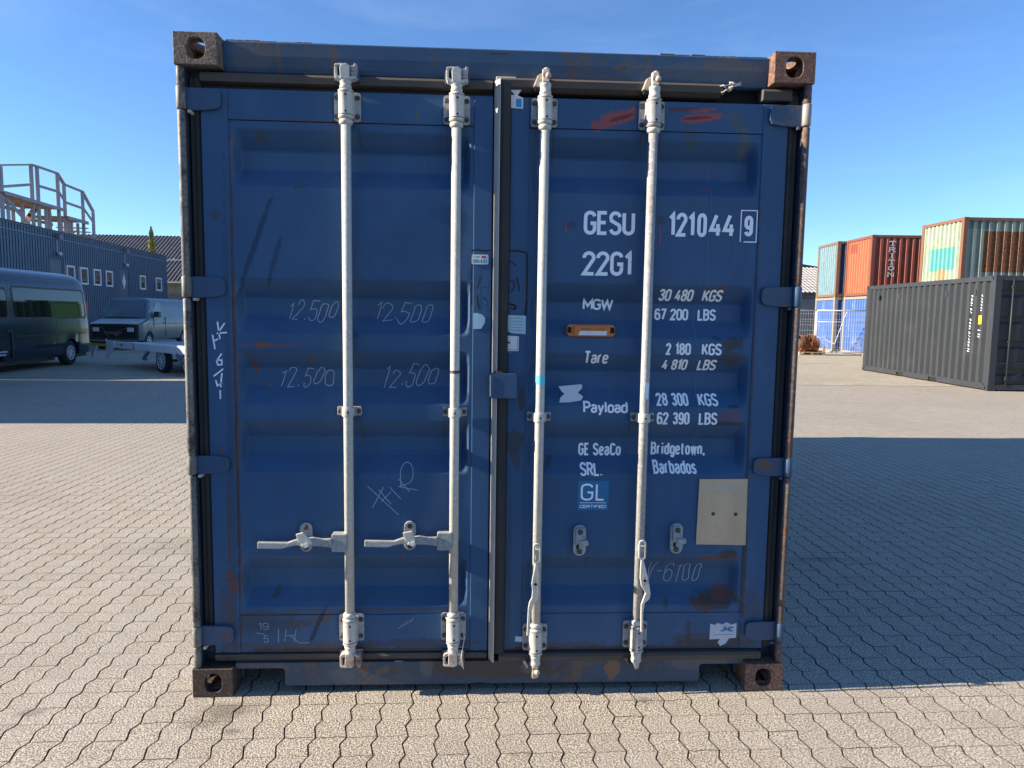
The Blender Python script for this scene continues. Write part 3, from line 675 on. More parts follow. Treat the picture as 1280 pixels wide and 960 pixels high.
# locking bars
def locking_bar(x, right, k, zlow, mat):
    zt1, zt0 = 2.397, 2.292; zb1, zb0 = zlow+.112, zlow
    bar = MB().lathe([(0, .0185), (2.30-zlow, .0185)], (x, 0, zb0+.02), (0, 0, 1), 22)
    if not right: bar = bar
    b = bar.build('locking_bar', mat, box)
    b['label'] = ['leftmost locking bar', 'second locking bar from the left, beside the door gap', 'third locking bar, with a blue tape band', 'rightmost locking bar, duller grey'][k]
    # bearings
    for (z0, z1) in ((zt0, zt1), (zb0, zb1)):
        zc = (z0+z1)/2; hh = (z1-z0)/2
        MB().prism(rrect(x-.051, x+.051, z0-.002, z1+.002, .012), .034, .0435).build('bearing_plate', 'zinc_dull', b, bevel=.0015)
        sl = MB().lathe([(0, .021), (.004, .0285), (.014, .0285), (.018, .0275), (z1-z0-.012, .0275), (z1-z0-.008, .0290), (z1-z0, .0290), (z1-z0+.004, .022)], (x, 0, z0-.002), (0, 0, 1), 24)
        sl.box(x-.0285, x+.0285, .002, .0335, z0+.006, z1-.006)
        sl.build('bearing_sleeve', 'zinc' if not right or k == 2 else 'zinc_dull', b)
        MB().lathe([(0, .0292), (.0025, .0292)], (x, 0, z0+.012), (0, 0, 1), 24).build('seal_ring', 'bolt', b)
        MB().lathe([(0, .0295), (.002, .0295)], (x, 0, z1-.010), (0, 0, 1), 24).build('seal_ring', 'bolt', b)
        for dx in (-.039, .039):
            for dz in (-.036, .034):
                MB().lathe([(0, .0095), (.004, .0095), (.006, .006)], (x+dx, .034, zc+dz), (0, -1, 0), 12).build('bolt', 'bolt', b)
        for dz in (-.03, .03):
            MB().lathe([(0, .0042), (.0015, .0042)], (x+.004, -.0272, zc+dz), (0, -1, 0), 10).build('grease_hole', 'black', b)
        # worn collar next to the sleeve
        ze = z0-.004 if z0 > 1 else z1+.004; d = -1 if z0 > 1 else 1
        MB().lathe([(0, .024), (.006, .0265), (.014, .0255), (.020, .0195)], (x, 0, ze), (0, 0, d), 20).build('collar', 'zinc', b)
        # outer neck and cam
        ze = z1+.002 if z0 > 1 else z0-.002; d = 1 if z0 > 1 else -1
        nk = .030 if right else .024
        m = MB().lathe([(0, .0225), (.012, .0225), (.014, .0205), (nk, .0205), (nk+.003, .0225), (nk+.012, .0215), (nk+.022, .013 if right else .018)], (x, 0, ze), (0, 0, d), 20)
        m.build('bar_neck', 'zinc', b)
        zn = ze+d*(nk+.012)
        cm = MB()
        if right:
            if not (k == 3 and d < 0):
                L = .052
                cm.prism([(-.022, zn+d*.004), (-.016, zn), (.012, zn), (.018, zn+d*.012), (.012, zn+d*.03), (.018, zn+d*.044), (.006, zn+d*(L+.004)), (-.014, zn+d*L), (-.020, zn+d*.034), (-.014, zn+d*.02)], x-.013, x+.013, 'x')
                cm.lathe([(0, .010), (.010, .012), (.018, .006)], (x+.006, -.012, zn+d*.026), (.35, -1, 0), 10)
                cm.lathe([(0, .013), (.012, .012), (.016, .006)], (x+(.003 if d > 0 else -.004), -.002, zn+d*.044), (0, 0, d), 12)
                cm.build('cam', 'zinc_rust', b, bevel=.003)
            else:
                cm.prism([(x-.014, zn), (x+.014, zn), (x+.010, zn-.03), (x-.004, zn-.034)], -.01, .018); cm.build('cam', 'zinc_dull', b, bevel=.003)
            kp = MB()
            if d > 0:
                kp.prism([(x-.046, zn-.008), (x-.026, zn-.012), (x-.008, zn+.030), (x-.014, zn+.042), (x-.030, zn+.034)], .004, .062)
                kp.build('cam_keeper', 'zinc_rust', b, bevel=.004)
                MB().box(x-.040, x-.006, .000, .05, zn-.022, zn-.0125).build('cam_keeper_foot', 'black', b)
            else:
                kp.prism([(x-.052, zn+.008), (x-.040, zn+.012), (x-.026, zn-.012), (x-.032, zn-.024)], .004, .029)
                kp.build('cam_keeper', 'zinc_rust' if k == 2 else 'rust', b, bevel=.003)
                if k == 3: MB().prism([(x-.050, zn+.010), (x-.008, zn+.008), (x-.020, zn-.026), (x-.034, zn-.020)], .0275, .0295).build('keeper_slot', 'black', b)
        else:
            def P(pts): return [(x+u, zn+d*v) for u, v in pts]
            cm.prism(P([(-.017, -.004), (.017, -.004), (.019, .046), (.006, .054), (-.012, .052), (-.019, .040)]), -.022, .014)
            cm.prism(P([(-.041, .010), (-.034, -.002), (-.018, -.006), (.02, -.006), (.040, .000), (.044, .008), (.034, .012), (.018, .008), (-.018, .008), (-.032, .014)]), -.018, .018)
            cm.prism(P([(-.041, .012), (-.031, .012), (-.030, .046), (-.040, .046)]), -.012, .02)
            cm.prism(P([(-.041, .044), (-.014, .048), (-.012, .056), (-.036, .053)]), -.018, .018)
            cm.build('cam', 'zinc' if d > 0 else 'zinc_rust', b, bevel=.003)
            kp = MB().prism(P([(.020, .012), (.040, .014), (.044, .056), (.034, .058), (.030, .048), (.022, .050)]), -.014, .024)
            kp.build('cam_keeper', 'zinc_dull' if d > 0 else 'zinc_rust', b, bevel=.004)
            MB().lathe([(0, .009), (.006, .008)], (x+.032, -.013, zn+d*.032), (0, -1, 0), 10).build('cam_pin', 'zinc_rust', b)
            MB().box(x-.046, x+.048, .020, .052, min(zn, zn+d*.05), max(zn, zn+d*.05)).build('keeper_plate', 'frame' if d < 0 else 'header', b, bevel=.003)
    # middle guide
    zc = 1.174 if not right else 1.158
    MB().prism(rrect(x-.048, x+.048, zc-.018, zc+.018, .005), .026, .040).box(x-.030, x+.030, .008, .0255, zc-.017, zc+.017).build('bar_guide', 'zinc_dull', b, bevel=.002)
    MB().lathe([(0, .0235), (.036, .0235)], (x, 0, zc-.018), (0, 0, 1), 20).build('guide_strap', 'zinc', b, bevel=.001)
    for dx in (-.037, .037): MB().lathe([(0, .0095), (.004, .0095), (.006, .006)], (x+dx, .026, zc), (0, -1, 0), 12).build('bolt', 'bolt', b)
    MB().lathe([(0, .004), (.001, .004)], (x+.002, -.0236, zc), (0, -1, 0), 10).build('grease_hole', 'black', b)
    return b
RX = [-.5855, -.168, .170, .591]
bars = [locking_bar(RX[0], False, 0, .220, 'zinc'), locking_bar(RX[1], False, 1, .220, 'zinc'), locking_bar(RX[2], True, 2, .172, 'zinc'), locking_bar(RX[3], True, 3, .182, 'zinc_dull')]
# wire loop on the second bar's lower sleeve
MB().tube([(RX[1]+.03, -.02, .335), (RX[1], -.033, .330), (RX[1]-.03, -.015, .337)], .002, 6).tube([(RX[1]+.036, -.018, .33), (RX[1]+.046, -.02, .25), (RX[1]+.034, -.024, .17), (RX[1]+.044, -.02, .12)], .002, 6).build('wire_seal', 'strip', bars[1])
# tape marks
MB().lathe([(0, .0190), (.034, .0190)], (RX[2], 0, 1.29), (0, 0, 1), 22, caps=False).build('tape_band', 'cyan', bars[2])
MB().lathe([(0, .0189), (.012, .0189)], (RX[1], 0, 1.33), (0, 0, 1), 22, caps=False).build('scorch_mark', 'bolt', bars[1])
MB().prism([(RX[3]-.008, 1.24), (RX[3]+.010, 1.235), (RX[3]+.012, 1.30), (RX[3]-.004, 1.305)], -.0195, -.018).build('sticker_remnant', 'sticker_p', bars[3])
# handles, left door: horizontal and latched
for b, x, zh in ((bars[0], RX[0], .650), (bars[1], RX[1], .656)):
    MB().prism(rrect(x-.066, x-.006, zh-.036, zh+.036, .006), -.026, .018).build('handle_hub', 'zinc_dull', b, bevel=.003)
    MB().lathe([(0, .009), (.003, .007)], (x-.036, -.026, zh), (0, -1, 0), 10).build('hub_rivet', 'zinc_dull', b)
    pts = [(-.064, .004, .036), (-.10, .006, .030), (-.135, .010, .034), (-.17, .006, .032), (-.20, .008, .024), (-.235, -.002, .018), (-.26, -.006, .026), (-.352, -.004, .026)]
    up = [(x+u, zh+v+w/2) for u, v, w in pts]; dn = [(x+u, zh+v-w/2) for u, v, w in reversed(pts)]
    MB().prism(up+dn, -.040, -.022).build('handle', 'zinc_dull', b, bevel=.004)
    m = MB().prism(rrect(x-.203, x-.155, zh-.053, zh+.066, .023, 6), .030, .0445)
    m.build('handle_catch', 'zinc_dull', b, bevel=.002)
    for dz in (-.036, .048): MB().lathe([(0, .0105), (.004, .0105), (.006, .006)], (x-.179, .030, zh+dz), (0, -1, 0), 12).build('bolt', 'bolt', b)
    tw = -.03 if b is bars[0] else 0
    MB().prism([(x-.200, zh+.044), (x-.162+tw*.3, zh+.052), (x-.150-tw*.4, zh+.016), (x-.150-tw*.5, zh+.004), (x-.166, zh-.010), (x-.182, zh-.004), (x-.176, zh+.006), (x-.190, zh+.012)], -.050, -.0405).build('catch_hook', 'zinc', b, bevel=.003)
    MB().prism([(x-.168, zh+.004), (x-.154, zh+.012), (x-.150, zh-.004), (x-.164, zh-.010)], -.054, -.0515).build('catch_tongue', 'sticker_w', b)
# handles, right door: hanging down
def hang(b, x, flip, zt_):
    loop_o = [(x+u, zt_+v) for u, v in rrect(-.015, .015, -.082, 0, .014, 5)]; loop_i = [(x+u, zt_+v) for u, v in rrect(-.008, .008, -.074, -.010, .0075, 5)]
    MB().ring(loop_o, loop_i, -.048, -.038).build('handle_loop', 'zinc', b, bevel=.0015)
    f = flip
    left = [(-.006, -.080), (-.010, -.11), (-.016, -.14), (-.020, -.168), (-.016, -.195), (-.018, -.225), (-.028, -.245), (-.032, -.27), (-.036, -.385)]
    right_ = [(.006, -.080), (.008, -.11), (.012, -.14), (.012, -.168), (.012, -.21), (.006, -.238), (-.012, -.255), (-.020, -.28), (-.024, -.385)]
    if f > 0:
        left = [(-.004, -.080), (-.006, -.12), (-.006, -.16), (.000, -.19), (.018, -.22), (.010, -.245), (.002, -.27), (.002, -.30), (.004, -.385)]
        right_ = [(.006, -.080), (.014, -.11), (.028, -.16), (.034, -.19), (.040, -.225), (.036, -.245), (.018, -.262), (.012, -.30), (.014, -.385)]
    MB().prism([(x+u, zt_+v) for u, v in left]+[(x+u, zt_+v) for u, v in reversed(right_)], -.047, -.036).build('handle', 'zinc', b, bevel=.0025)
    hx = x-.004 if f < 0 else x+.014
    for dz, r in ((-.168, .0065), (-.155, .0022), (-.182, .0022)): MB().lathe([(0, r), (.0006, r)], (hx, -.0474, zt_+dz), (0, -1, 0), 12).build('handle_hole', 'black', b)
    MB().box(x-.012, x+.012, -.036, -.012, zt_-.05, zt_-.03).build('handle_pivot', 'zinc_dull', b)
hang(bars[2], RX[2]-.004, -1, .655); hang(bars[3], RX[3]+.001, 1, .668)
for x, zc in ((.348, .642), (.752, .650)):
    dr = doors['r']
    MB().prism(rrect(x-.026, x+.026, zc-.064, zc+.064, .024, 6), .030, .0465).build('handle_catch', 'zinc_dull', dr, bevel=.002)
    MB().prism(rrect(x-.018, x+.018, zc-.01, zc+.055, .006), .016, .0295).build('handle_catch_arm', 'zinc_dull', dr, bevel=.002)
    MB().prism([(x-.006, zc+.006), (x+.030, zc+.010), (x+.034, zc-.010), (x+.018, zc-.018), (x-.002, zc-.006)], .000, .0155).build('catch_hook', 'zinc_dull', dr, bevel=.004)
    MB().prism([(x-.014, zc-.018), (x-.002, zc-.016), (x-.004, zc-.034), (x-.014, zc-.036)], .0285, .0298).build('catch_slot', 'black', dr)
    for dz in (-.046, .040): MB().lathe([(0, .011), (.004, .011), (.006, .006)], (x, .030 if dz < 0 else .016, zc+dz), (0, -1, 0), 12).build('bolt', 'bolt', dr)

# -------- lettering on the right door
R = doors['r']
def lettering(name, items, mat='letters', parent=R):
    for it in items:
        mb = MB(); text(mb, *it[:5], it[5], doorY, **(it[6] if len(it) > 6 else {}))
        mb.build(name, mat, parent, fix=False, label='white lettering reading '+it[0])
lettering('number_lettering', [('GESU', .336, .541, 1.884, 1.978, .0142), ('121', .676, .785, 1.884, 1.978, .0142), ('0', .793, .832, 1.884, 1.978, .0142), ('44', .842, .948, 1.884, 1.978, .0142), ('9', .984, 1.020, 1.890, 1.972, .0145)])
bx = MB()
for k_, s_ in enumerate(([(.970, 1.868), (.970, 1.992), (1.0345, 1.992), (1.0345, 1.868), (.984, 1.868)],)): ribbon(bx, s_, .0042, doorY, .0012)
bx.build('check_digit_frame', 'letters', R, fix=False)
lettering('type_lettering', [('22G1', .334, .535, 1.724, 1.820, .0142)])
lettering('weight_lettering', [('MGW', .348, .473, 1.588, 1.633, .0082), ('30', .655, .706, 1.628, 1.676, .0082), ('480', .722, .797, 1.628, 1.676, .0082), ('KGS', .836, .918, 1.628, 1.676, .0082),
    ('67', .646, .696, 1.550, 1.598, .0082), ('200', .712, .787, 1.550, 1.598, .0082), ('LBS', .826, .902, 1.550, 1.598, .0082),
    ('Tare', .352, .452, 1.369, 1.423, .0082), ('2', .684, .706, 1.410, 1.459, .0082), ('180', .722, .787, 1.410, 1.459, .0082), ('KGS', .832, .914, 1.410, 1.459, .0082),
    ('4', .680, .704, 1.345, 1.392, .0082), ('810', .718, .784, 1.345, 1.392, .0082), ('LBS', .828, .906, 1.345, 1.392, .0082),
    ('Payload', .352, .535, 1.170, 1.218, .0082), ('28', .655, .704, 1.201, 1.251, .0082), ('300', .720, .790, 1.201, 1.251, .0082), ('KGS', .830, .913, 1.201, 1.251, .0082),
    ('62', .656, .705, 1.124, 1.176, .0082), ('390', .722, .792, 1.124, 1.176, .0082), ('LBS', .830, .907, 1.124, 1.176, .0082)])
lettering('owner_lettering', [('GE', .344, .390, .984, 1.037, .0082), ('SeaCo', .405, .523, .984, 1.037, .0082), ('SRL.', .346, .440, .909, .960, .0082), ('Bridgetown,', .650, .882, .988, 1.042, .0082), ('Barbados', .652, .834, .918, .970, .0082)])
# decals
def decal(name, pts, mat, parent, y, t=.0008, lift=0): return MB().prism(pts, y-t-lift, y-lift+.0003).build(name, mat, parent)
flat = YD
gl = decal('class_badge', rrect(.338, .466, .766, .889, .004), 'sticker_g', R, YD-.0028, t=.0003)
t_ = MB(); fy = lambda x, z: YD-.0033
text(t_, 'G', .350, .402, .806, .878, .008, fy); text(t_, 'L', .412, .448, .806, .878, .008, fy); ribbon(t_, [(.348, .797), (.456, .797)], .002, fy, .0012); text(t_, 'CERTIFIED', .347, .456, .775, .788, .0022, fy)
t_.build('badge_lettering', 'letters', R, fix=False)
pl = MB().prism([(.838, .622), (1.048, .618), (1.044, .900), (.842, .898)], .0405, .0460).build('data_plate', 'plate', R)
for x, z in ((.905, .752), (1.000, .750)): MB().lathe([(0, .008), (.002, .006)], (x, .0405, z), (0, -1, 0), 10).build('plate_rivet', 'rust_dark', R)
t_ = MB(); fy2 = lambda x, z: .0405
for k_, z in enumerate((.876, .860)):
    x = .872+.01*k_
    while x < 1.02:
        w = random.uniform(.004, .012); ribbon(t_, [(x, z), (x+w, z)], .006, fy2, .0004); x += w+.004
t_.build('plate_print', 'zinc', R, fix=False)
decal('torn_sticker', [(.915, .276), (.935, .268), (.945, .279), (.968, .271), (.985, .281), (1.005, .270), (1.028, .276), (1.028, .212), (.998, .210), (.985, .188), (.962, .176), (.950, .192), (.960, .208), (.914, .206)], 'smear', R, YD-.003)
t_ = MB(); fy3 = lambda x, z: YD-.0042
text(t_, 'JMC', .958, 1.014, .240, .262, .006, fy3, lift=.0004, slant=.3); ribbon(t_, [(.93, .226), (1.02, .228)], .002, fy3, .0003)
t_.build('torn_sticker_print', 'sticker_g', R, fix=False)
decal('white_smear', [(.250, 1.277), (.345, 1.286), (.347, 1.270), (.330, 1.252), (.352, 1.236), (.345, 1.220), (.300, 1.212), (.255, 1.210), (.258, 1.230), (.275, 1.246), (.262, 1.258)], 'smear', R, YD-.002)
sl = bpy.data.objects[[o.name for o in bpy.data.objects if o.name.startswith('white_smear')][0]]
sl.location.y = .012
# orange seal holder
sh = MB().prism([(.288, 1.480), (.277, 1.490), (.277, 1.520), (.288, 1.529), (.462, 1.529), (.473, 1.520), (.473, 1.490), (.462, 1.480)], .044, .078)
sh.build('seal_holder', 'orange', R, bevel=.004)
MB().box(.306, .446, .0375, .0435, 1.483, 1.524).build('seal_holder_front', 'orange', R, bevel=.003)
decal('seal_holder_label', [(.322, 1.486), (.436, 1.486), (.440, 1.503), (.330, 1.503)], 'sticker_w', R, .0375)
for x in (.288, .462): MB().box(x-.008, x+.008, .0425, .0435, 1.494, 1.518).build('seal_holder_slot', 'black', R)
t_ = MB(); ribbon(t_, [(.335, 1.511), (.375, 1.511)], .003, lambda x, z: .0373, .0003); ribbon(t_, [(.39, 1.511), (.43, 1.511)], .002, lambda x, z: .0373, .0003); t_.build('seal_holder_print', 'bolt', R, fix=False)
# meeting stile stickers
decal('torn_label', [(.012, 1.563), (.112, 1.560), (.112, 1.487), (.055, 1.490), (.040, 1.497), (.015, 1.488), (.010, 1.500), (.004, 1.51), (.008, 1.54)], 'sticker_p', R, .0215+.022)
decal('shipping_label', [(.018, 1.481), (.085, 1.478), (.085, 1.419), (.018, 1.418)], 'sticker_w', R, .0435)
t_ = MB(); f4 = lambda x, z: .0427
ribbon(t_, [(.080, 1.475), (.080, 1.424), (.020, 1.424)], .0015, f4, .0004); ribbon(t_, [(.024, 1.457), (.05, 1.451)], .007, f4, .0004)
for k_ in range(5): ribbon(t_, [(.035+random.uniform(0, .02), 1.55-.012*k_), (.10, 1.55-.012*k_)], .0012, f4, .0006)
t_.build('label_print', 'glue', R, fix=False)
decal('label_tip', [(.040, 1.417), (.056, 1.417), (.048, 1.408)], 'teal', R, .0435)
decal('inspection_sticker', [(.036, 2.362), (.088, 2.360), (.088, 2.400), (.066, 2.410), (.080, 2.428), (.082, 2.446), (.034, 2.446), (.036, 2.428), (.056, 2.410), (.036, 2.412)], 'sticker_w', R, .0438)
decal('inspection_sticker_print', [(.060, 2.366), (.082, 2.365), (.082, 2.396), (.060, 2.397)], 'sticker_b', R, .0430)
decal('small_sticker', [(.088, .205), (.125, .203), (.126, .225), (.090, .228)], 'sticker_p', R, .0438)
Ld = doors['l']
decal('round_corner_sticker', rrect(-.106, -.040, 1.760, 1.798, .006), 'sticker_w', Ld, .0437)
t_ = MB(); f5 = lambda x, z: .0429
text(t_, 'GRUND', -.102, -.045, 1.765, 1.779, .003, f5, lift=.0003); t_.build('sticker_print', 'teal', Ld, fix=False)
decal('sticker_print', [(-.068, 1.785), (-.050, 1.785), (-.050, 1.793), (-.068, 1.793)], 'red', Ld, .0430)
t_ = MB(); text(t_, 'CTDN', -.100, -.074, 1.786, 1.792, .001, f5, lift=.0003); t_.build('sticker_print', 'bolt', Ld, fix=False)
decal('torn_sticker', [(-.098, 1.566), (-.085, 1.569), (-.062, 1.562), (-.050, 1.549), (-.052, 1.530), (-.066, 1.506), (-.098, 1.505)], 'sticker_p', Ld, .0438)
# glue outline of a removed placard
t_ = MB(); f6 = lambda x, z: .0445
for s_, w in (([(-.105, 1.812), (-.085, 1.818), (-.06, 1.812), (-.03, 1.816)], .006), ([(.045, 1.815), (.075, 1.816), (.105, 1.810), (.113, 1.80), (.114, 1.62)], .006), ([(.114, 1.62), (.110, 1.56)], .009),
              ([(-.104, 1.76), (-.106, 1.70)], .005), ([(-.104, 1.69), (-.104, 1.60)], .006), ([(-.07, 1.71), (-.082, 1.665)], .004), ([(-.082, 1.64), (-.078, 1.60), (-.072, 1.585)], .006), ([(-.06, 1.672), (-.045, 1.668)], .003), ([(-.058, 1.63), (-.048, 1.622)], .004),
              ([(.048, 1.775), (.062, 1.765), (.070, 1.758)], .004), ([(.045, 1.70), (.062, 1.694), (.066, 1.675), (.055, 1.656), (.046, 1.655)], .004), ([(.074, 1.71), (.082, 1.68), (.083, 1.655)], .005), ([(.045, 1.605), (.066, 1.602), (.072, 1.588)], .008), ([(.05, 1.59), (.072, 1.585)], .006)): ribbon(t_, s_, w, f6, .0012)
t_.build('glue_residue', 'glue', R, fix=False)
# chalk writing
t_ = MB(); ch = dict(slant=.15, jitter=.02)
for a in (('12.500', -.845, -.655, 1.530, 1.603, .0030, ), ('12.500', -.500, -.270, 1.532, 1.608, .0030), ('12.500', -.880, -.670, 1.262, 1.335, .0030), ('12.500', -.465, -.255, 1.262, 1.345, .0030)):
    t_ = MB(); text(t_, a[0], a[1], a[2], a[3], a[4], a[5], doorY, slant=.22, jitter=.03, wob=.16)
    t_.build('chalk_writing', 'chalk', Ld, fix=False)
t_ = MB()
text(t_, '19', -.965, -.925, .262, .292, .002, doorY); ribbon(t_, [(-.975, .250), (-.940, .244)], .002, doorY, .0012); text(t_, '5', -.945, -.925, .208, .238, .002, doorY)
t_.build('chalk_writing', 'chalk', Ld, fix=False); t_ = MB()
text(t_, 'I', -.890, -.880, .205, .268, .0025, doorY); text(t_, 'H', -.862, -.820, .210, .264, .002, doorY, slant=.1, jitter=.03); ribbon(t_, [(-.835, .235), (-.80, .205), (-.76, .205)], .002, doorY, .0012)
t_.build('chalk_writing', 'chalk', Ld, fix=False); t_ = MB()
for s_ in ([(-.520, .865), (-.395, .745)], [(-.50, .775), (-.455, .86)], [(-.475, .85), (-.425, .79)], [(-.465, .80), (-.425, .84)], [(-.43, .86), (-.385, .81)], [(-.395, .895), (-.35, .84)], [(-.385, .862)]+A(-.362, .915, .026, .042, 200, -60, 12)+[(-.362, .872), (-.395, .862), (-.345, .852), (-.318, .848)]): ribbon(t_, s_, .0028, doorY, .0012)
t_.build('chalk_writing', 'chalk', Ld, fix=False); t_ = MB()
ribbon(t_, [(-.40, .262), (-.335, .300)], .0015, doorY, .0012)
for k_ in range(5): ribbon(t_, [(-.385+.012*k_, .27+.007*k_), (-.38+.012*k_, .285+.007*k_)], .0015, doorY, .0012)
t_.build('chalk_writing', 'chalk', Ld, fix=False)
t_ = MB(); f7 = lambda x, z: .0447
for s_ in ([(-1.098, 1.520), (-1.090, 1.452)], [(-1.070, 1.515), (-1.098, 1.475), (-1.062, 1.478)], [(-1.118, 1.468), (-1.110, 1.412)], [(-1.112, 1.445), (-1.098, 1.452)], [(-1.085, 1.395), (-1.105, 1.365), (-1.100, 1.350), (-1.085, 1.352), (-1.085, 1.370), (-1.103, 1.368)],
           [(-1.118, 1.305), (-1.080, 1.335)], [(-1.110, 1.29), (-1.105, 1.268), (-1.085, 1.280)], [(-1.086, 1.318), (-1.092, 1.262)], [(-1.094, 1.25), (-1.094, 1.215)]): ribbon(t_, s_, .006, f7, .0008)
t_.build('chalk_writing', 'letters', Ld, fix=False)
t_ = MB(); text(t_, 'V-6100', .645, .875, .440, .525, .0030, doorY, slant=.12, jitter=.03, wob=.12); t_.build('chalk_writing', 'chalk', R, fix=False)
t_ = MB()
rr = random.Random(5)
for k_ in range(46):
    x = rr.choice([rr.uniform(-1.0, -.13), rr.uniform(.14, 1.0)]); z = rr.uniform(.25, 2.38); a = rr.uniform(-.5, .5) if rr.random() < .6 else rr.uniform(1.2, 1.9); L = rr.uniform(.01, .07)
    ribbon(t_, [(x, z), (x+L*math.cos(a)*.5, z+L*math.sin(a)*.5+rr.uniform(-.003, .003)), (x+L*math.cos(a), z+L*math.sin(a))], rr.uniform(.0008, .0022), doorY, .0009)
for s_ in ([(.842, 2.18), (.848, 2.0), (.838, 1.86), (.834, 1.70), (.835, 1.64)], [(.952, 1.86), (.93, 1.76), (.915, 1.69)], [(.81, 1.55), (.805, 1.50), (.808, 1.45)], [(.83, 1.30), (.825, 1.22), (.83, 1.18)], [(.84, 1.10), (.82, 1.0)]): ribbon(t_, s_, .0028, doorY, .0009)
t_.build('scratches', 'scuff', R, fix=False, kind='stuff')
t_ = MB()
for s_ in ([(.262, 1.93), (.266, 1.89)], [(.640, 1.92), (.645, 1.85)], [(.80, 2.065), (.84, 2.068)]): ribbon(t_, s_, .004, doorY, .0012)
t_.build('red_scratches', 'red', R, fix=False)

# ================================================================== OTHER CONTAINERS
def cont_mats(key, base, frame=None, rust=.15, **k):
    M_[key] = paint(key+' sheet', base, .15, .55, rust=rust, **k)
    M_[key+'_f'] = paint(key+' frame', frame or base, .2, .55, rust=min(.5, rust+.15))
def cmeshes():
    d = {}
    d['side'] = corr_mesh(LEN-.30, .16, 2.48, .278, .075, 1, 'y').mesh('side_wall')
    d['side2'] = corr_mesh(LEN-.30, .16, 2.48, .278, .075, -1, 'y').mesh('side_wall')
    d['end'] = corr_mesh(2.438-.30, .14, 2.48, .245, .072, 1, 'x').mesh('end_wall')
    d['post'] = MB().box(0, .15, 0, .15, .118, 2.473).mesh('corner_post', bevel=.006)
    cs = MB().ring([(.0, 0), (.178, 0), (.178, .118), (0, .118)]*1, [(.055, .03), (.12, .03), (.12, .09), (.055, .09)], 0, .02).box(0, .178, .0205, .162, 0, .118)
    d['cast'] = cs.mesh('corner_casting')
    d['toprail'] = MB().box(.178, LEN-.178, 0, .07, 2.475, 2.585).mesh('top_rail', bevel=.004)
    rb = MB().prism([(.178, .03), (2.05, .03), (2.05, .125), (2.41, .125), (2.41, .03), (LEN-2.41, .03), (LEN-2.41, .125), (LEN-2.05, .125), (LEN-2.05, .03), (LEN-.178, .03), (LEN-.178, .165), (.178, .165)], 0, .06)
    d['botrail'] = rb.mesh('bottom_rail', fix=True)
    d['endrail'] = MB().box(0, .08, .162, 2.438-.162, 2.475, 2.585).mesh('end_rail', bevel=.004); d['endrail2'] = MB().box(0, .08, .162, 2.438-.162, .03, .15).mesh('end_rail', bevel=.004)
    d['roof'] = MB().box(.08, LEN-.08, .06, 2.38, 2.56, 2.58).mesh('roof')
    d['pocket'] = MB().box(2.051, 2.409, .03, .05, .03, .124).box(LEN-2.409, LEN-2.051, .03, .05, .03, .124).mesh('fork_pocket')
    # door leaf with pressed panel
    m = MB(); zs = [.16, .34, .40, .48, .54, .95, 1.01, 1.09, 1.15, 1.5, 1.56, 1.64, 1.7, 2.1, 2.16, 2.24, 2.30, 2.47]; off = [0, 0, .03, .03, 0, 0, .03, .03, 0, 0, .03, .03, 0, 0, .03, .03, 0, 0]
    vs = []
    for z, o_ in zip(zs, off):
        for y in (0, 1.12): vs.append((-.05-o_, y, z))
    m.add(vs, [(2*i, 2*i+1, 2*i+3, 2*i+2) for i in range(len(zs)-1)])
    d['door'] = m.mesh('door')
    rd = MB().cyl((0, 0, .10), (0, 0, 2.52), .017, 10).box(-.03, .012, -.03, .03, .25, .33).box(-.03, .012, -.03, .03, 2.30, 2.38).box(-.03, .012, -.03, .03, 1.1, 1.13).box(-.03, .0, -.28, .0, .62, .64)
    d['rod'] = rd.mesh('locking_bar')
    return d
CMX = cmeshes()
def cpart(name, me, parent, mat, loc=(0, 0, 0), scale=None, rot=None, **tags):
    o = link(name, me, parent, loc, rot, **tags)
    if scale: o.scale = scale
    if len(me.materials) == 0: me.materials.append(None)
    o.material_slots[0].link = 'OBJECT'; o.material_slots[0].material = M_[mat] if isinstance(mat, str) else mat
    return o
def container(label, loc, rz, key, group=None, endmat=None, sidemat=None, doors_=True, castmat=None, zs=1.0, doormat=None):
    t = thing('shipping_container', label, 'shipping container', loc, rz, group)
    if zs != 1: t.scale = (1, 1, zs)
    f = key+'_f'; sm = sidemat or key
    cpart('side_wall', CMX['side'], t, sm, (.15, .012, 0)); cpart('side_wall', CMX['side2'], t, key, (.15, 2.426, 0))
    cpart('end_wall', CMX['end'], t, endmat or key, (.03, .15, 0))
    for x in (0, LEN-.15):
        for y in (0, 2.438-.15): cpart('corner_post', CMX['post'], t, f, (x+(.001 if x == 0 else -.001), y+(.001 if y == 0 else -.001), 0))
    for x in (0, 1):
        for y in (0, 1):
            for z in (0, 2.473):
                cpart('corner_casting', CMX['cast'], t, castmat or f, (LEN if x else 0, 2.438 if y else 0, z), (-1 if x else 1, -1 if y else 1, 1))
    for y, s in ((.003, 1), (2.435, -1)):
        cpart('top_rail', CMX['toprail'], t, f, (0, y, 0), (1, s, 1)); cpart('bottom_rail', CMX['botrail'], t, f, (0, y, 0), (1, s, 1)); cpart('fork_pocket', CMX['pocket'], t, 'black', (0, y, 0), (1, s, 1))
    for er in ('endrail', 'endrail2'): cpart('end_rail', CMX[er], t, f, (.003, 0, 0)); cpart('end_rail', CMX[er], t, f, (LEN-.003, 0, 0), (-1, 1, 1))
    cpart('roof', CMX['roof'], t, key)
    if doors_:
        for y in (.09, 1.228): cpart('door', CMX['door'], t, doormat or key, (LEN, y, 0))
        for y in (.40, .90, 1.52, 2.04): cpart('locking_bar', CMX['rod'], t, castmat or f, (LEN-.004, y, 0))
    return t
TQ = (.10, .40, .40)
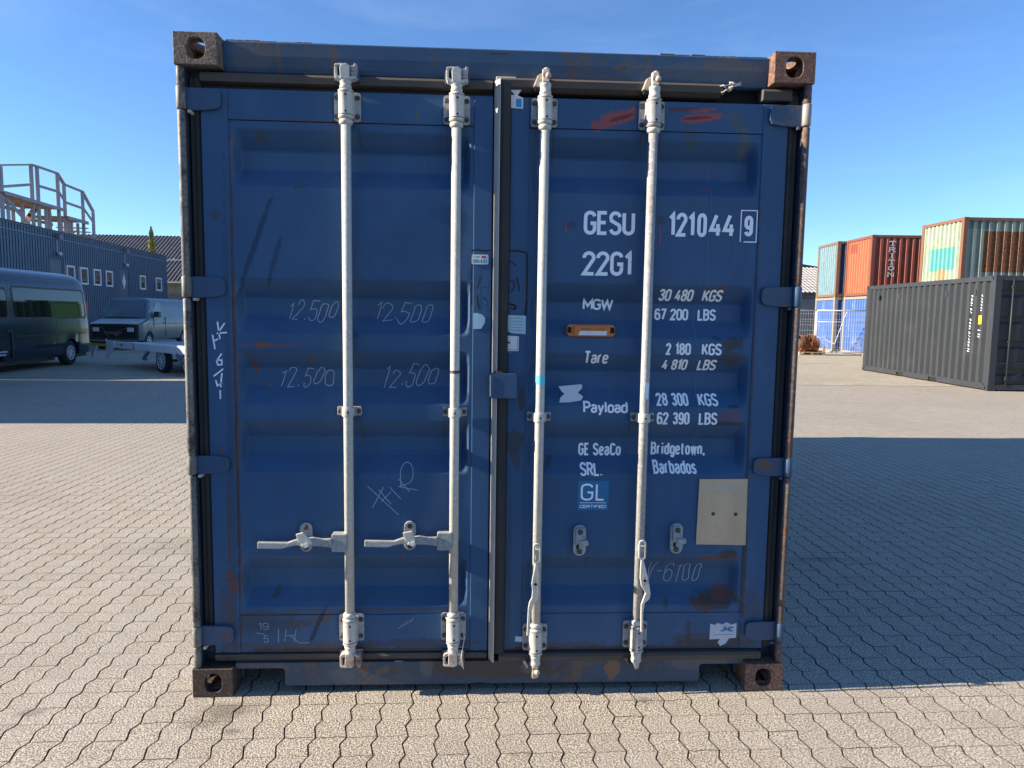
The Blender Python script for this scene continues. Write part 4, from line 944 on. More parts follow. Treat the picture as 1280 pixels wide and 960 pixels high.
cont_mats('lblue', (.22, .36, .42), (.16, .10, .07), .12, streak=.3, dirt=(.25, .17, .10), dirtk=.25)
cont_mats('mblue', (.04, .12, .36), (.24, .22, .18), .04, streak=.35, dirt=(.35, .36, .42), dirtk=.3)
cont_mats('orange_c', (.40, .095, .045), (.17, .055, .032), .16, streak=.12)
cont_mats('green_c', (.42, .50, .36), (.17, .075, .04), .30, streak=.3, dirt=(.30, .22, .12), dirtk=.15)
cont_mats('grey_c', (.024, .029, .034), (.022, .027, .033), .0, streak=.12, dirt=(.12, .12, .11), dirtk=.1)
cont_mats('emerald', (.025, .10, .045), (.02, .07, .035), .05)
M_['grey_door'] = basic('near black door paint', (.010, .012, .016), .5)
def patch_mat(name, base, boxes, rust=.15, **k):
    """sheet paint with rectangular patches (u0,u1,z0,z1,colour,rust) in object x (or y) and z"""
    g = G(name); co = g.coord('Object'); xyz = g.sep(co); n1 = g.noise(co, 3, 4); n2 = g.noise(co, 40, 4, .7)
    c = g.mix(g.ramp(n1, .3, .7), tuple(x*1.1 for x in base), tuple(x*.85 for x in base))
    st = g.noise(g.coord('Object', (9, 9, .6)), 1.5, 4); c = g.mix(g.math('MULTIPLY', g.ramp(st, .5, .75), .4), c, (.28, .17, .08))
    c = g.mix(g.ramp(g.noise(co, 6, 6, .75), .66-rust*.25, .70-rust*.2), c, (.22, .085, .03))
    for (ax, u0, u1, z0, z1, col, k2) in boxes:
        j = g.math('MULTIPLY', g.math('SUBTRACT', n2, .5), .08)
        u = g.math('ADD', xyz[ax], j); z = g.math('ADD', xyz[2], j)
        m = g.math('MULTIPLY', g.math('MULTIPLY', g.math('GREATER_THAN', u, u0), g.math('LESS_THAN', u, u1)), g.math('MULTIPLY', g.math('GREATER_THAN', z, z0), g.math('LESS_THAN', z, z1)))
        cc = g.mix(g.ramp(g.noise(co, 14, 5, .8), .42, .6), col, tuple(v*k2 for v in col))
        c = g.mix(m, c, cc)
    g.bump(n2, .3, .004)
    M_[name] = g.done(c, .6); return name
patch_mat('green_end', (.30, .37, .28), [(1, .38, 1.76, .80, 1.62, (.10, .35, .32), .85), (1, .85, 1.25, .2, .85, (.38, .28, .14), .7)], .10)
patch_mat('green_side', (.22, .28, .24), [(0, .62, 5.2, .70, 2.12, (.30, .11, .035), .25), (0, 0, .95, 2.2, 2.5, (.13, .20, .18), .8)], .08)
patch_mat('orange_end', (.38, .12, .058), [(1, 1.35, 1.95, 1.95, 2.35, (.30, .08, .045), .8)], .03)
patch_mat('orange_side', (.25, .06, .042), [], .03)  # darker copy of the end paint, standing in for shade on the side
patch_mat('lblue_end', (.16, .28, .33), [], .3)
patch_mat('lblue_side', (.03, .055, .12), [], .3)  # shade of the side turned from the sun is put into its colour
B2 = 2.591
c1 = container('faded light blue container stacked on a bright blue one behind the mesh fence', (16.615, 29.856, B2), -.1022, 'lblue', endmat='lblue_end', sidemat='lblue_side')
c2 = container('bright blue container at ground level under the faded light blue one', (16.615, 29.856, 0), -.1022, 'mblue')
c3 = container('orange container with a white vertical shipping name, stacked on a blue one', (16.72, 27.146, B2), -.0708, 'orange_c', endmat='orange_end', sidemat='orange_side')
c4 = container('blue container at ground level under the orange one, partly behind the dark grey container', (16.72, 27.146, 0), -.0708, 'mblue')
c5 = container('pale green rust-patched container at the right edge, top of its stack', (16.836, 21.557, B2), -.0178, 'green_c', endmat='green_end', sidemat='green_side')
c6 = container('green container under the pale green one, hidden behind the dark grey container', (16.836, 21.557, 0), -.0178, 'green_c')
# grey one: long side to the sun, doors towards the viewer
ga = -PI/2-.0732+.0
near_c = Vector((11.417, 12.566)); dl = Vector((math.cos(ga), math.sin(ga)))
o0 = near_c-dl*LEN
grey = container('dark grey ribbed container standing alone on the sunlit yard at the right', (o0.x, o0.y, 0), ga, 'grey_c', doormat='grey_door')
for x in (.75, 1.95, 4.20, 5.34):
    MB().prism([(x-.05, 2.16), (x-.05, 2.30), (x+.05, 2.30), (x+.05, 2.16)], -.006, .010).build('vent', 'grey_c_f', grey, bevel=.004)
M_['white_p'] = basic('white print', (.52, .54, .56), .5); M_['yellow_p'] = basic('yellow label', (.75, .52, .02), .5)
def marks(x, z0, z1, w, pitch, parent, name='side_print'):
    mb = MB(); z = z1; r = random.Random(int(x*100))
    while z > z0:
        h = pitch*.62
        if r.random() < .88:
            a = x-w/2; yk = -.0025
            mb.box(a, a+w*r.uniform(.35, 1), yk, .0, z-h*.35, z); 
            if r.random() < .8: mb.box(a+w*r.uniform(0, .5), a+w, yk-.0006, .0, z-h, z-h*.55)
        z -= pitch
    mb.build(name, 'white_p', parent)
# side panel: flats carrying the print stand at y=.012 or .048
marks(5.25, 1.72, 2.17, .07, .075, grey); marks(5.25, .98, 1.62, .07, .075, grey); marks(5.25, .84, .93, .09, .05, grey); marks(5.62, 1.78, 2.17, .06, .07, grey); marks(5.60, 1.22, 1.38, .10, .05, grey)
MB().box(5.55, 5.66, -.003, .0, 1.50, 1.70).build('yellow_label', 'yellow_p', grey)
# vertical name on the orange container
def vtext(parent, word, xc, ztop, ch, w, t, y):
    mb = MB(); f = lambda x, z: y
    for k_, c in enumerate(word):
        z1 = ztop-k_*ch; z0 = z1-ch*.80; ww = w*(.45 if c == 'I' else 1)
        text(mb, c, xc-ww/2 if c != 'I' else xc-t/2-.005, xc+ww/2 if c != 'I' else xc+t/2+.005, z0, z1, t, f)
        if c in 'TIN': ribbon(mb, [(xc-.09 if c != 'N' else xc-w*.62, z0+.012), (xc+.09 if c != 'N' else xc-w*.25, z0+.012)], .024, f, .002)
        if c == 'I': ribbon(mb, [(xc-.09, z1-.012), (xc+.09, z1-.012)], .024, f, .002)
        if c == 'R': ribbon(mb, [(xc-w*.62, z0+.012), (xc-w*.25, z0+.012)], .024, f, .002); ribbon(mb, [(xc+w*.2, z0+.012), (xc+w*.6, z0+.012)], .024, f, .002)
        if c == 'T':
            for s in (-1, 1): ribbon(mb, [(xc+s*w*.5, z1), (xc+s*w*.5, z1-.07)], .02, f, .002)
    mb.build('name_lettering', 'white_p', parent, fix=False)
vtext(c3, 'TRITON', .87, 4.93-B2, .262, .27, .045, .006)
# containers out of frame: the one whose shade lies across the yard at left, and green ones seen only as reflections
container('green container beside the yard, left of the view', (-10.48, 12.88, 0), -PI/2, 'emerald', zs=1.09).rotation_euler = (0, 0, -PI/2)
oo = [o for o in bpy.data.objects if o.get('label', '').startswith('green container beside')][0]; oo.location = (-10.48-2.438, 12.88, 0)
container('green container standing far behind the blue one', (-7.7, 24.4, 0), .0, 'emerald'); container('second green container far behind the blue one', (-1.4, 24.6, 0), .02, 'emerald')
container('unseen blue container added behind the viewer to shade the yard, at ground level', (-12.6, -1.2, 0), -PI/2, 'mblue'); container('unseen grey container added on the blue one to shade the yard', (-12.6, -1.2, B2), -PI/2, 'grey_c')  # unseen stacks, added to cut the sunlit ground's bounce onto the doors
container('unseen orange container added farther behind the viewer to shade the yard, at ground level', (-12.6, -7.4, 0), -PI/2, 'orange_c'); container('second unseen grey container, added on the orange one to shade the yard', (-12.6, -7.4, B2), -PI/2, 'grey_c')

# ================================================================== BLUE SHED
wA = Vector((-17.75, 24.72)); wD = Vector((-.08599, .99630)); wN = Vector((.99630, .08599))
M_['clad'] = paint('dark blue cladding', (.009, .018, .034), .12, .5, streak=.15, dirt=(.06, .07, .08))
M_['clad_b'] = paint('blue batten', (.055, .110, .175), .1, .5)
M_['trim'] = paint('pale trim', (.16, .20, .25), .1, .5); M_['winframe'] = paint('white window frame', (.62, .64, .66), .06, .5)
def glass(name, tint=(.02, .025, .03), rough=.06, spec=.9):
    g = G(name); co = g.coord('Object'); n = g.noise(co, 1.2, 2)
    c = g.mix(g.ramp(n, .35, .65), tint, tuple(x*1.8 for x in tint)); g.b.inputs['Coat Weight'].default_value = .3
    M_[name] = g.done(c, rough, 0, spec)
glass('glass')
shed = thing('workshop_building', 'long dark blue metal-clad building with small white-framed windows and a flat roof, behind the vans', 'building', (wA.x, wA.y, 0), math.atan2(wD.y, wD.x))
# local frame: x along the wall (away), y = left normal -> into the building is +y (wN points to -y)
Hs = 4.8
def loc2(p): d = Vector(p)-wA; return (d.dot(wD), -d.dot(wN))
cA = loc2((-16.95, 15.5)); cB = (17.675, 0.0); cC = (17.675, 8.0); cD = loc2((-24.1, 11.8))
foot = [(cA[0], .06), (cB[0], .06), cC, cD]
MB().prism(foot, 0, Hs, 'z').build('wall', 'clad', shed)
MB().prism([(foot[0][0]-.05, -.05), (cB[0]+.06, -.05), (cC[0]+.06, cC[1]+.05), (cD[0]-.05, cD[1]+.05)], Hs, Hs+.05, 'z').build('roof', 'clad', shed)
holes = [(3.42, 4.6, 0, 3.66), (10.55, 11.76, 0, 3.66)]+[(a, b, 2.66, 3.46) for a, b in ((4.88, 5.64), (6.16, 6.95), (7.52, 8.32), (8.86, 9.68), (13.28, 14.12), (15.74, 16.68))]
bt = MB(); x = cA[0]+.2; k_ = 0
while x < cB[0]:
    segs = [(0, Hs-.03)]
    for (a, b, z0, z1) in holes:
        if a-.05 < x < b+.05:
            segs = [s for (p, q) in segs for s in ((p, min(q, z0-.03)), (max(p, z1+.03), q)) if s[1]-s[0] > .05]
    for p, q in segs: bt.box(x, x+.135, -.0, .0599, p, q)
    x += .205; k_ += 1
bt.build('cladding_battens', 'clad_b', shed, kind='stuff')
MB().box(cA[0], cB[0]+.03, -.022, -.0125, Hs-.31, Hs-.275).box(cA[0], cB[0], -.022, -.0125, Hs-.03, Hs-.001).build('fascia_trim', 'trim', shed)
for (a, b, z0, z1) in holes[2:]:
    fr = MB().ring([(a, z0), (b, z0), (b, z1), (a, z1)], [(a+.09, z0+.09), (b-.09, z0+.09), (b-.09, z1-.09), (a+.09, z1-.09)], -.03, .058).build('window', 'winframe', shed)
    MB().box(a+.09, b-.09, .01, .02, z0+.09, z1-.09).build('pane', 'glass', fr)
M_['shed_door'] = paint('blue shed door', (.06, .095, .14), .1, .45)
for i, (a, b, z0, z1) in enumerate(holes[:2]):
    d = MB().box(a+.06, b-.06, .015, .059, .02, z1-.06).build('door', 'shed_door', shed)
    MB().box(a, a+.055, -.01, .059, .02, z1).box(b-.055, b, -.01, .059, .02, z1).box(a+.056, b-.056, -.01, .059, z1-.055, z1).build('door_frame', 'clad_b', d)
    if i == 1:
        cx, cz = (a+b)/2-.02, 3.0; MB().prism([(cx, cz-.42), (cx+.22, cz), (cx, cz+.42), (cx-.22, cz)], .004, .0145).build('diamond_window', 'winframe', d)
    xm = (a+b)/2+.15
    MB().box(xm-.12, xm+.12, -.20, -.0, Hs-.30, Hs-.10).build('wall_lamp', 'trim', shed, bevel=.02)
    MB().lathe([(0, .09), (.12, .10), (.16, .04)], (xm, -.10, 3.80), (0, 0, 1), 10).box(xm-.015, xm+.015, -.02, .0, 3.95, Hs-.31).build('wall_light', 'winframe', shed)
# ------------------------------ stair platform on the roof
M_['timber'] = paint('weathered timber', (.32, .30, .30), .2, .8, streak=.2); M_['timber_o'] = paint('brown timber underside', (.24, .13, .07), .2, .8)
st = thing('wooden_stair_platform', 'stepped wooden platform with handrails standing on the flat roof of the blue building', 'platform', (wA.x, wA.y, Hs+.05), math.atan2(wD.y, wD.x))
base = Hs+.05
rows = [.8, 2.3]
PO = [(1.85, 7.09, 0), (4.12, 7.57, 0), (4.60, 7.59, 0), (6.35, 7.63, 0), (6.93, 7.25, 0), (8.75, 7.22, 0), (9.84, 6.42, 0)]
for ri, y in enumerate(rows):
    w = .12 if ri == 0 else .08
    for (s, z, _) in PO:
        if ri == 1 and s in (4.12, 6.93): continue
        zz1 = z if ri == 0 else min(z, 6.2)
        MB().box(s-w/2, s+w/2, y, y+w, 0, zz1-base-.04).build('post', 'timber', st, bevel=.01)
    if ri == 0:
        for (a, b) in ((0, 1), (1, 2), (2, 3), (3, 4), (4, 5), (5, 6)):
            p, q = PO[a], PO[b]
            MB().bar((p[0], y+.06, p[1]-base), (q[0]+.02, y+.06, q[1]-base), .14, .07).build('handrail', 'timber', st)
            if a != 1: MB().bar((p[0], y+.02, p[1]-base-.82), (q[0], y+.02, q[1]-base-.82 if b < 6 else q[1]-base-.6), .05, .11).build('guard_rail', 'timber', st)
    else:
        MB().bar((1.85, y, 1.0), (6.3, y, 1.0), .06, .14).bar((6.9, y, .75), (8.8, y, .75), .06, .12).bar((6.9, y, .35), (8.8, y, .35), .06, .10).build('guard_rail', 'timber_o', st)
MB().box(1.75, 6.42, .72, 2.4, 1.17, 1.22).build('deck', 'timber_o', st); MB().box(1.75, 6.45, .66, .715, 1.10, 1.24).build('deck_edge', 'timber', st)
MB().box(6.8, 8.85, .72, 2.4, .88, .93).build('deck', 'timber_o', st); MB().box(6.8, 8.85, .66, .715, .80, .95).build('deck_edge', 'timber', st)
for s in (2.45, 2.95, 3.5, 4.95, 5.4, 5.85, 7.4, 7.9, 8.35):
    MB().box(s-.05, s+.05, .85+.15*(s % 1), .95+.15*(s % 1), 0, 1.10 if s < 6.5 else .80).build('stud', 'timber', st)
MB().bar((2.0, .9, 1.12), (4.0, .9, .12), .05, .14).build('brace', 'timber', st)
MB().bar((5.2, 1.9, .1), (6.4, 1.9, 1.15), .28, .05).bar((8.4, 1.6, .1), (9.4, 1.6, .55), .28, .05).build('stair_string', 'timber_o', st)
for k_ in range(4): MB().box(8.9+.25*k_, 9.15+.25*k_, .8, 2.2, .62-.16*k_, .66-.16*k_).build('tread', 'timber', st)
MB().box(1.7, 10.2, .7, 2.5, 0, .08).build('base_frame', 'timber', st)

# ================================================================== TILE ROOFED BUILDINGS
M_['tile'] = paint('dark roof tile', (.075, .072, .078), .2, .55, streak=.05, fine=25, dirt=(.16, .15, .15), dirtk=.3)
M_['wall_pale'] = paint('pale green wall', (.26, .28, .22), .1, .8); M_['wall_grey'] = paint('grey steel wall', (.15, .165, .19), .08, .5)
M_['tile_w'] = paint('weathered grey tile', (.30, .29, .285), .25, .8, fine=30, dirt=(.12, .11, .10), dirtk=.4); M_['fascia'] = paint('dark fascia', (.03, .032, .038), .1, .5)
def tile_roof(x0, x1, y0, z0, y1, z1, pw, ph, amp, step):
    """rows of tiles: each row a stepped, waved strip"""
    m = MB(); nr = int(math.hypot(y1-y0, z1-z0)/ph); nx = int((x1-x0)/pw*4)
    for r in range(nr):
        ya = y0+(y1-y0)*r/nr; yb = y0+(y1-y0)*(r+1.08)/nr; za = z0+(z1-z0)*r/nr+step; zb = z0+(z1-z0)*(r+1.08)/nr
        vs = []
        for i in range(nx+1):
            x = x0+(x1-x0)*i/nx; w = amp*(1, 0, -1, 0)[i % 4]
            vs += [(x, ya, za-step-.01), (x, ya, za+w), (x, yb, zb+w)]
        m.add(vs, [(3*i+a, 3*i+3+a, 3*i+4+a, 3*i+1+a) for i in range(nx) for a in (0, 1)])
    return m
hb = thing('tiled_building', 'low building with a dark tiled roof and pale wall beyond the blue workshop', 'building', (0, 0, 0))
MB().box(-46, -12, 46.5, 58, 0, 3.4).build('wall', 'wall_pale', hb)
tile_roof(-46.5, -11.5, 46, 3.45, 52.2, 7.05, .26, .30, .028, .035).build('roof_tiles', 'tile', hb, kind='stuff')
MB().prism([(46.05, 3.40), (52.2, 6.98), (58.5, 3.40)], -46.3, -11.7, 'x').build('roof', 'fascia', hb)
MB().box(-46.5, -11.5, 45.9, 46.0, 3.34, 3.44).build('gutter', 'winframe', hb)
MB().lathe([(0, .07), (.03, .07)], (-21.4, 48.6, 5.1), (0, 0, 1), 8).bar((-22.5, 48.3, 5.02), (-20.6, 48.3, 5.02), .08, .06).build('roof_ladder_rail', 'winframe', hb)
MB().box(-44, -12.5, 46.44, 46.49, 0.2, 2.6).build('wall_panel', 'wall_grey', hb)
rb_ = thing('tiled_warehouse', 'low warehouse with pale corrugated roof and grey roller door behind the fence at right', 'building', (0, 0, 0))
MB().box(10, 30, 40, 52, 0, 3.0).build('wall', 'wall_grey', rb_)
rd = MB()
for k_ in range(24): rd.box(16.5, 24, 39.93-.012*(k_ % 2), 39.995, .02+.115*k_, .13+.115*k_)
rd.build('roller_door', 'wall_grey', rb_, kind='stuff')
tile_roof(9.6, 30.4, 39.7, 3.15, 44.6, 5.0, .26, .5, .045, .03).build('roof_tiles', 'tile_w', rb_, kind='stuff')
MB().prism([(39.8, 3.06), (44.6, 4.9), (52.3, 3.06)], 9.7, 30.3, 'x').build('roof', 'fascia', rb_)
MB().box(9.6, 30.4, 39.55, 39.68, 2.98, 3.16).build('gutter', 'fascia', rb_)
bb = thing('gabled_shed', 'dark gabled shed roof rising behind the pale corrugated roof at right', 'building', (0, 0, 0))
MB().box(14, 34, 58, 70, 0, 5.2).build('wall', 'wall_grey', bb)
MB().prism([(13, 7.4), (23.4, 6.85), (34.5, 5.3), (34.5, 5.15), (23.4, 6.65), (13, 7.2)], 57.5, 70.5).build('roof', 'fascia', bb)
MB().prism([(14.01, 5.19), (14.01, 7.1), (23.4, 6.6), (33.9, 5.19)], 58.01, 69.9).build('gable', 'trim', bb)

# ================================================================== TREE (slender tip over the shed)
M_['leaf'] = paint('yellow green leaf', (.34, .31, .06), .4, .8, coords='Position', scale=6); M_['bark'] = paint('bark', (.08, .06, .045), .2, .9)
def tree(loc, h, r, n, label, leafmat='leaf', shape='column'):
    t = thing('slender_tree', label, 'tree', loc)
    tm = MB().lathe([(0, .16), (h*.5, .09), (h*.97, .015)], (0, 0, 0), (0, 0, 1), 8)
    rr = random.Random(11)
    for k in range(26):
        z = h*rr.uniform(.2, .92); a = rr.uniform(0, 2*PI); L = r*(1-z/h)*1.2+.08
        tm.tube([(0, 0, z), (math.cos(a)*L*.6, math.sin(a)*L*.6, z+.12), (math.cos(a)*L, math.sin(a)*L, z+.3)], .012, 5)
    tm.build('trunk', 'bark', t)
    lm = MB()
    for k in range(n):
        z = h*(.16+.86*rr.random()**.8); f = max(0, 1-z/h)**.6+.07; R_ = r*f*(rr.random()**.5)*(1+.25*math.sin(z*9)); a = rr.uniform(0, 2*PI)
        c = Vector((math.cos(a)*R_, math.sin(a)*R_, z)); u = Vector((rr.gauss(0, 1), rr.gauss(0, 1), rr.gauss(0, 1))).normalized()*.055; v = u.orthogonal().normalized()*.035
        lm.add([c-u, c+v, c+u, c-v], [(0, 1, 2, 3)])
    lm.build('crown', leafmat, t, fix=False)
tree((-21.05, 44.4, 0), 6.7, .48, 3800, 'thin yellow-green treetop showing above the roof of the blue building')

# ================================================================== VANS
def car_paint(name, col, rough=.25, coat=.8, metal=.3, dust=.0):
    g = G(name); co = g.coord('Object'); n = g.noise(co, 1.5, 4); n2 = g.noise(co, 30, 3)
    c = g.mix(g.ramp(n, .3, .7), tuple(x*1.08 for x in col), tuple(x*.9 for x in col))
    if dust: c = g.mix(g.math('MULTIPLY', g.ramp(g.noise(co, 2.2, 5, .7), .4, .75), dust), c, (.25, .24, .23))
    g.b.inputs['Coat Weight'].default_value = coat; g.b.inputs['Coat Roughness'].default_value = .06
    M_[name] = g.done(c, g.math('ADD', rough, g.math('MULTIPLY', n2, .05)), metal)
car_paint('van_paint', (.004, .014, .034), .16, .3, .0); car_paint('old_paint', (.13, .19, .21), .42, .4, .3, .25); car_paint('hood_paint_sunlit', (.62, .62, .60), .5, .2, .1, .5)  # pale hood paint, raised to stand in for a patch of sun on it
M_['tyre'] = basic('tyre rubber', (.018, .018, .019), .85); M_['rim'] = basic('alloy rim', (.60, .61, .62), .4, .2); M_['plastic'] = basic('black plastic', (.016, .017, .019), .5)
glass('van_glass', (.006, .007, .009), .04, .45); glass('screen_glass', (.045, .065, .075), .08); M_['lens'] = basic('clear lens', (.45, .48, .48), .15); M_['amber'] = basic('amber lens', (.7, .25, .01), .3); M_['dash'] = basic('dashboard', (.10, .13, .15), .7)
def wheel(parent, c, r, w, axis, rimr=.66, spokes=8):
    """axis points outward"""
    ax = Vector(axis).normalized(); c = Vector(c)
    ty = MB().lathe([(-w, r*.82), (-w*.9, r*.97), (-w*.6, r), (-w*.2, r), (-w*.04, r*.95), (0, r*.86), (-.01, r*rimr)], c, ax, 28, caps=True)
    wo = ty.build('wheel', 'tyre', parent)
    rm = MB().lathe([(-.04, r*rimr*.99), (.002, r*rimr*.98), (.004, r*rimr*.90), (-.03, r*rimr*.86)], c, ax, 28, caps=False)
    a = ax.orthogonal().normalized(); b = ax.cross(a)
    for k in range(spokes):
        th = 2*PI*k/spokes; d = a*math.cos(th)+b*math.sin(th)
        rm.bar(c+d*r*.12-ax*.012, c+d*r*rimr*.9-ax*.012, .035*r/.33, .02, ax)
    rm.lathe([(-.03, r*.2), (.0, r*.17), (.004, r*.08)], c, ax, 14); rm.build('rim', 'rim', wo)
    MB().lathe([(-.06, r*rimr*.9), (-.055, r*rimr*.9)], c, ax, 20).build('brake_disc', 'plastic', wo)
# --- modern panel van, its long side to the viewer. local x: along body (rear +), local y: outward = -y
va = PI/2+.05
van = thing('parked_van', 'dark blue glossy high-roof van with tinted side windows parked before the blue building', 'van', (-11.3, 17.2, 0), va)
# rotate: local x -> world dir(va) ; local -y -> world +x-ish : side facing the yard
ARCH = [(0.20, .40), (-3.30, .40)]
def van_sections(prof, xs, mod, archs):
    vs = []; n = len(prof)*2
    rows_ = []
    for x in xs:
        zb = .30
        for (cx, R_) in archs:
            if abs(x-cx) < R_: zb = max(zb, .33+math.sqrt(R_*R_-(x-cx)**2))
        row = []
        for (u, z) in prof:
            uu, zz_ = mod(x, u, z); row.append((x, uu, max(zz_, zb) if z < 1.0 else zz_))
        rows_.append(row+[(p[0], 2*WC-p[1], p[2]) for p in reversed(row)])
    return rows_
def loft(rows_, cap0=True, cap1=True):
    m = MB(); n = len(rows_[0]); vs = [p for r in rows_ for p in r]
    fs = [(k*n+i, k*n+(i+1) % n, (k+1)*n+(i+1) % n, (k+1)*n+i) for k in range(len(rows_)-1) for i in range(n)]
    m.add(vs, fs, True); b = 0
    if cap0: m.f.append(tuple(range(n))); m.sm.append(False)
    if cap1: m.f.append(tuple((len(rows_)-1)*n+i for i in reversed(range(n)))); m.sm.append(False)
    return m
WC = .99
prof = [(.20, .30), (.03, .30), (0.0, .36), (-.012, .60), (-.005, .64), (-.012, .95), (0.0, 1.22), (.012, 1.28), (.030, 1.70), (.065, 2.06), (.10, 2.20), (.19, 2.36), (.34, 2.47), (.62, 2.55), (.85, 2.57)]
def vmod(x, u, z):
    if x > 1.05:
        k = (x-1.05)/.27; ins = .10*k*k*(.4+.6*z/2.5); u = u+ins if u < WC else u; z = z-.05*k*k*(z/2.5)**3
    if x < -3.0:
        k = min(1, (-3.0-x)/1.25); top = 2.57-(1.45*k**1.3); z = min(z, top); u = u+.10*k*k
    return u, z
xs = sorted(set([1.32, 1.30, 1.24, 1.15, 1.05, .7]+[c+.40*math.cos(a) for c, _ in ARCH for a in np.linspace(0, PI, 15)]+[-.8, -1.3, -1.8, -2.3, -2.7, -3.0, -3.9, -4.05, -4.2]))
bd = loft(van_sections(prof, xs, vmod, ARCH)).build('body', 'van_paint', van)
bd.data.set_sharp_from_angle(angle=.6)
def side_y(z): 
    for (u0, z0), (u1, z1) in zip(prof, prof[1:]):
        if z0 <= z <= z1 and z1 > z0: return u0+(u1-u0)*(z-z0)/(z1-z0)
    return 0
def side_panel(name, x0, x1, z0, z1, mat, parent, lift=.006, r=.06, skew=0):
    pts = rrect(x0, x1, z0, z1, r, 5); m = MB(); vs = []
    zs_ = sorted(set([z0, 1.28, 1.70, z1]) if z0 < 1.28 < z1 else [z0, 1.70, z1])
    # fill as grid clipped by rounded outline: use rows
    rows_ = []; nz = 10
    for j in range(nz+1):
        z = z0+(z1-z0)*j/nz; d = min(z-z0, z1-z); ins = r-math.sqrt(max(0, r*r-(r-min(d, r))**2))
        sk = skew*(z-z0)/(z1-z0)
        rows_.append([(x0+ins+sk*0, side_y(z)-lift, z), (x1-ins-sk, side_y(z)-lift, z)])
    vs = [p for q in rows_ for p in q]
    m.add(vs, [(2*i, 2*i+1, 2*i+3, 2*i+2) for i in range(nz)])
    return m.build(name, mat, parent)
side_panel('side_window', -2.36, 1.02, 1.33, 2.04, 'van_glass', van, skew=.04)
side_panel('window_surround', -2.42, 1.10, 1.28, 2.09, 'plastic', van, lift=.003, skew=.05)
side_panel('door_window', -3.45, -2.62, 1.33, 1.98, 'van_glass', van); side_panel('window_surround', -3.5, -2.56, 1.28, 2.04, 'plastic', van, lift=.003)
side_panel('door_inset_pane', -2.34, -1.86, 1.50, 2.0, 'van_glass', van, lift=.010)
for x in (-2.50, -1.24, -.55, .60): 
    m = MB(); vs = []
    for z in (.42, .6, .9, 1.2, 1.28, 1.7, 2.06, 2.3):
        if x in (-2.50, -1.24) or z < 1.25: vs += [(x, side_y(z)-.0025, z), (x+.014, side_y(z)-.0025, z)]
    m.add(vs, [(2*i, 2*i+1, 2*i+3, 2*i+2) for i in range(len(vs)//2-1)]).build('panel_seam', 'plastic', van)
MB().box(-2.40, .95, -.0185, -.012, .86, .885).build('slide_rail', 'plastic', van); MB().bar((-4.0, .17, 2.315), (1.1, .17, 2.315), .012, .012).build('roof_seam', 'plastic', van)
MB().box(-2.58, -2.53, -.035, -.012, .36, 1.0).build('door_trim', 'plastic', van, bevel=.008); MB().box(-.74, -.68, -.020, -.010, .62, .66).build('side_marker', 'amber', van)
MB().box(-2.75, -2.6, -.05, -.012, .98, 1.02).build('door_handle', 'plastic', van, bevel=.01)
t_ = MB()
for k_ in range(2):
    x = -3.3
    while x < -2.80: w = random.uniform(.03, .07); t_.box(x, x+w, -.0145, -.0118, .50-.07*k_, .54-.07*k_); x += w+.02
t_.build('door_print', 'white_p', van)
MB().box(1.24, 1.335, .08, 1.9, .34, .56).build('rear_bumper', 'plastic', van, bevel=.03)
MB().box(1.21, 1.300, .052, .16, 1.0, 1.75).build('rear_lamp', 'red', van, bevel=.01)
for cx, _ in ARCH:
    wheel(van, (cx, -.005+.03, .34), .34, .22, (0, -1, 0), .60, 10); wheel(van, (cx, 1.95, .34), .34, .22, (0, 1, 0), .60, 10)
    MB().box(cx-.40, cx+.40, .24, 1.74, .25, .74).build('wheel_housing', 'plastic', van)
MB().box(-3.0, -.5, .1, 1.88, .18, .30).box(.42, 1.2, .1, 1.88, .2, .3).build('underbody', 'plastic', van)
# --- old van with its front to the viewer
old = thing('old_van', 'battered grey-green older van with open dark grille and no bumper, facing the trailer', 'van', (-13.92, 25.0, 0), PI/2)
# local x: back (+), local y: left(world -x) ; width 1.96
WC = 0.0
prof2 = [(-.60, .34), (-.93, .36), (-.97, .50), (-.985, .82), (-.975, 1.14), (-.93, 1.28), (-.86, 1.62), (-.78, 1.88), (-.70, 1.96), (-.45, 2.01), (-.2, 2.03)]
def omod(x, u, z):
    # hood and raked screen
    if x < 1.25:
        if x <= .72: top = .98+.17*max(0, x)/.72 if x > .02 else .96
        else: top = 1.17+(x-.72)/.53*.84
        z = min(z, top)
        if z > 1.1: pass
    if x < .12: u = u*(.93+.07*max(0, x)/.12)
    return u, z
xs2 = sorted(set([0, .04, .12, .3, .5, .72, .76, .85, .95, 1.05, 1.15, 1.25, 1.35, 2.0, 3.0, 4.2, 4.9, 5.0]+[.75+.38*math.cos(a) for a in np.linspace(0, PI, 11)]+[4.0+.38*math.cos(a) for a in np.linspace(0, PI, 11)]))
bd = loft(van_sections(prof2, xs2, omod, [(.75, .38), (4.0, .38)])).build('body', 'old_paint', old); bd.data.set_sharp_from_angle(angle=.7)
hd_ = []
hood = MB(); vs = [(x, y, (.98+.17*x/.72 if x > .02 else .975)+.012+.02*(1-(y/.95)**2)) for x in (-.02, .05, .25, .5, .74) for y in np.linspace(-.90, .90, 9)]
hood.add(vs, [(k*9+i, k*9+i+1, k*9+10+i, k*9+9+i) for k in range(4) for i in range(8)], True).build('hood', 'hood_paint_sunlit', old)
scr = MB().add([(.76, -.80, 1.25), (.76, .80, 1.25), (1.17, .66, 1.90), (1.17, -.66, 1.90)], [(0, 1, 2, 3)])
scr.v = [(x-.022, y, z+.012) for x, y, z in scr.v]; scr.build('windscreen', 'screen_glass', old)
MB().bar((.70, -.6, 1.22), (.74, .15, 1.235), .02, .015).bar((.70, .0, 1.22), (.74, .72, 1.235), .02, .015).build('wiper', 'plastic', old)
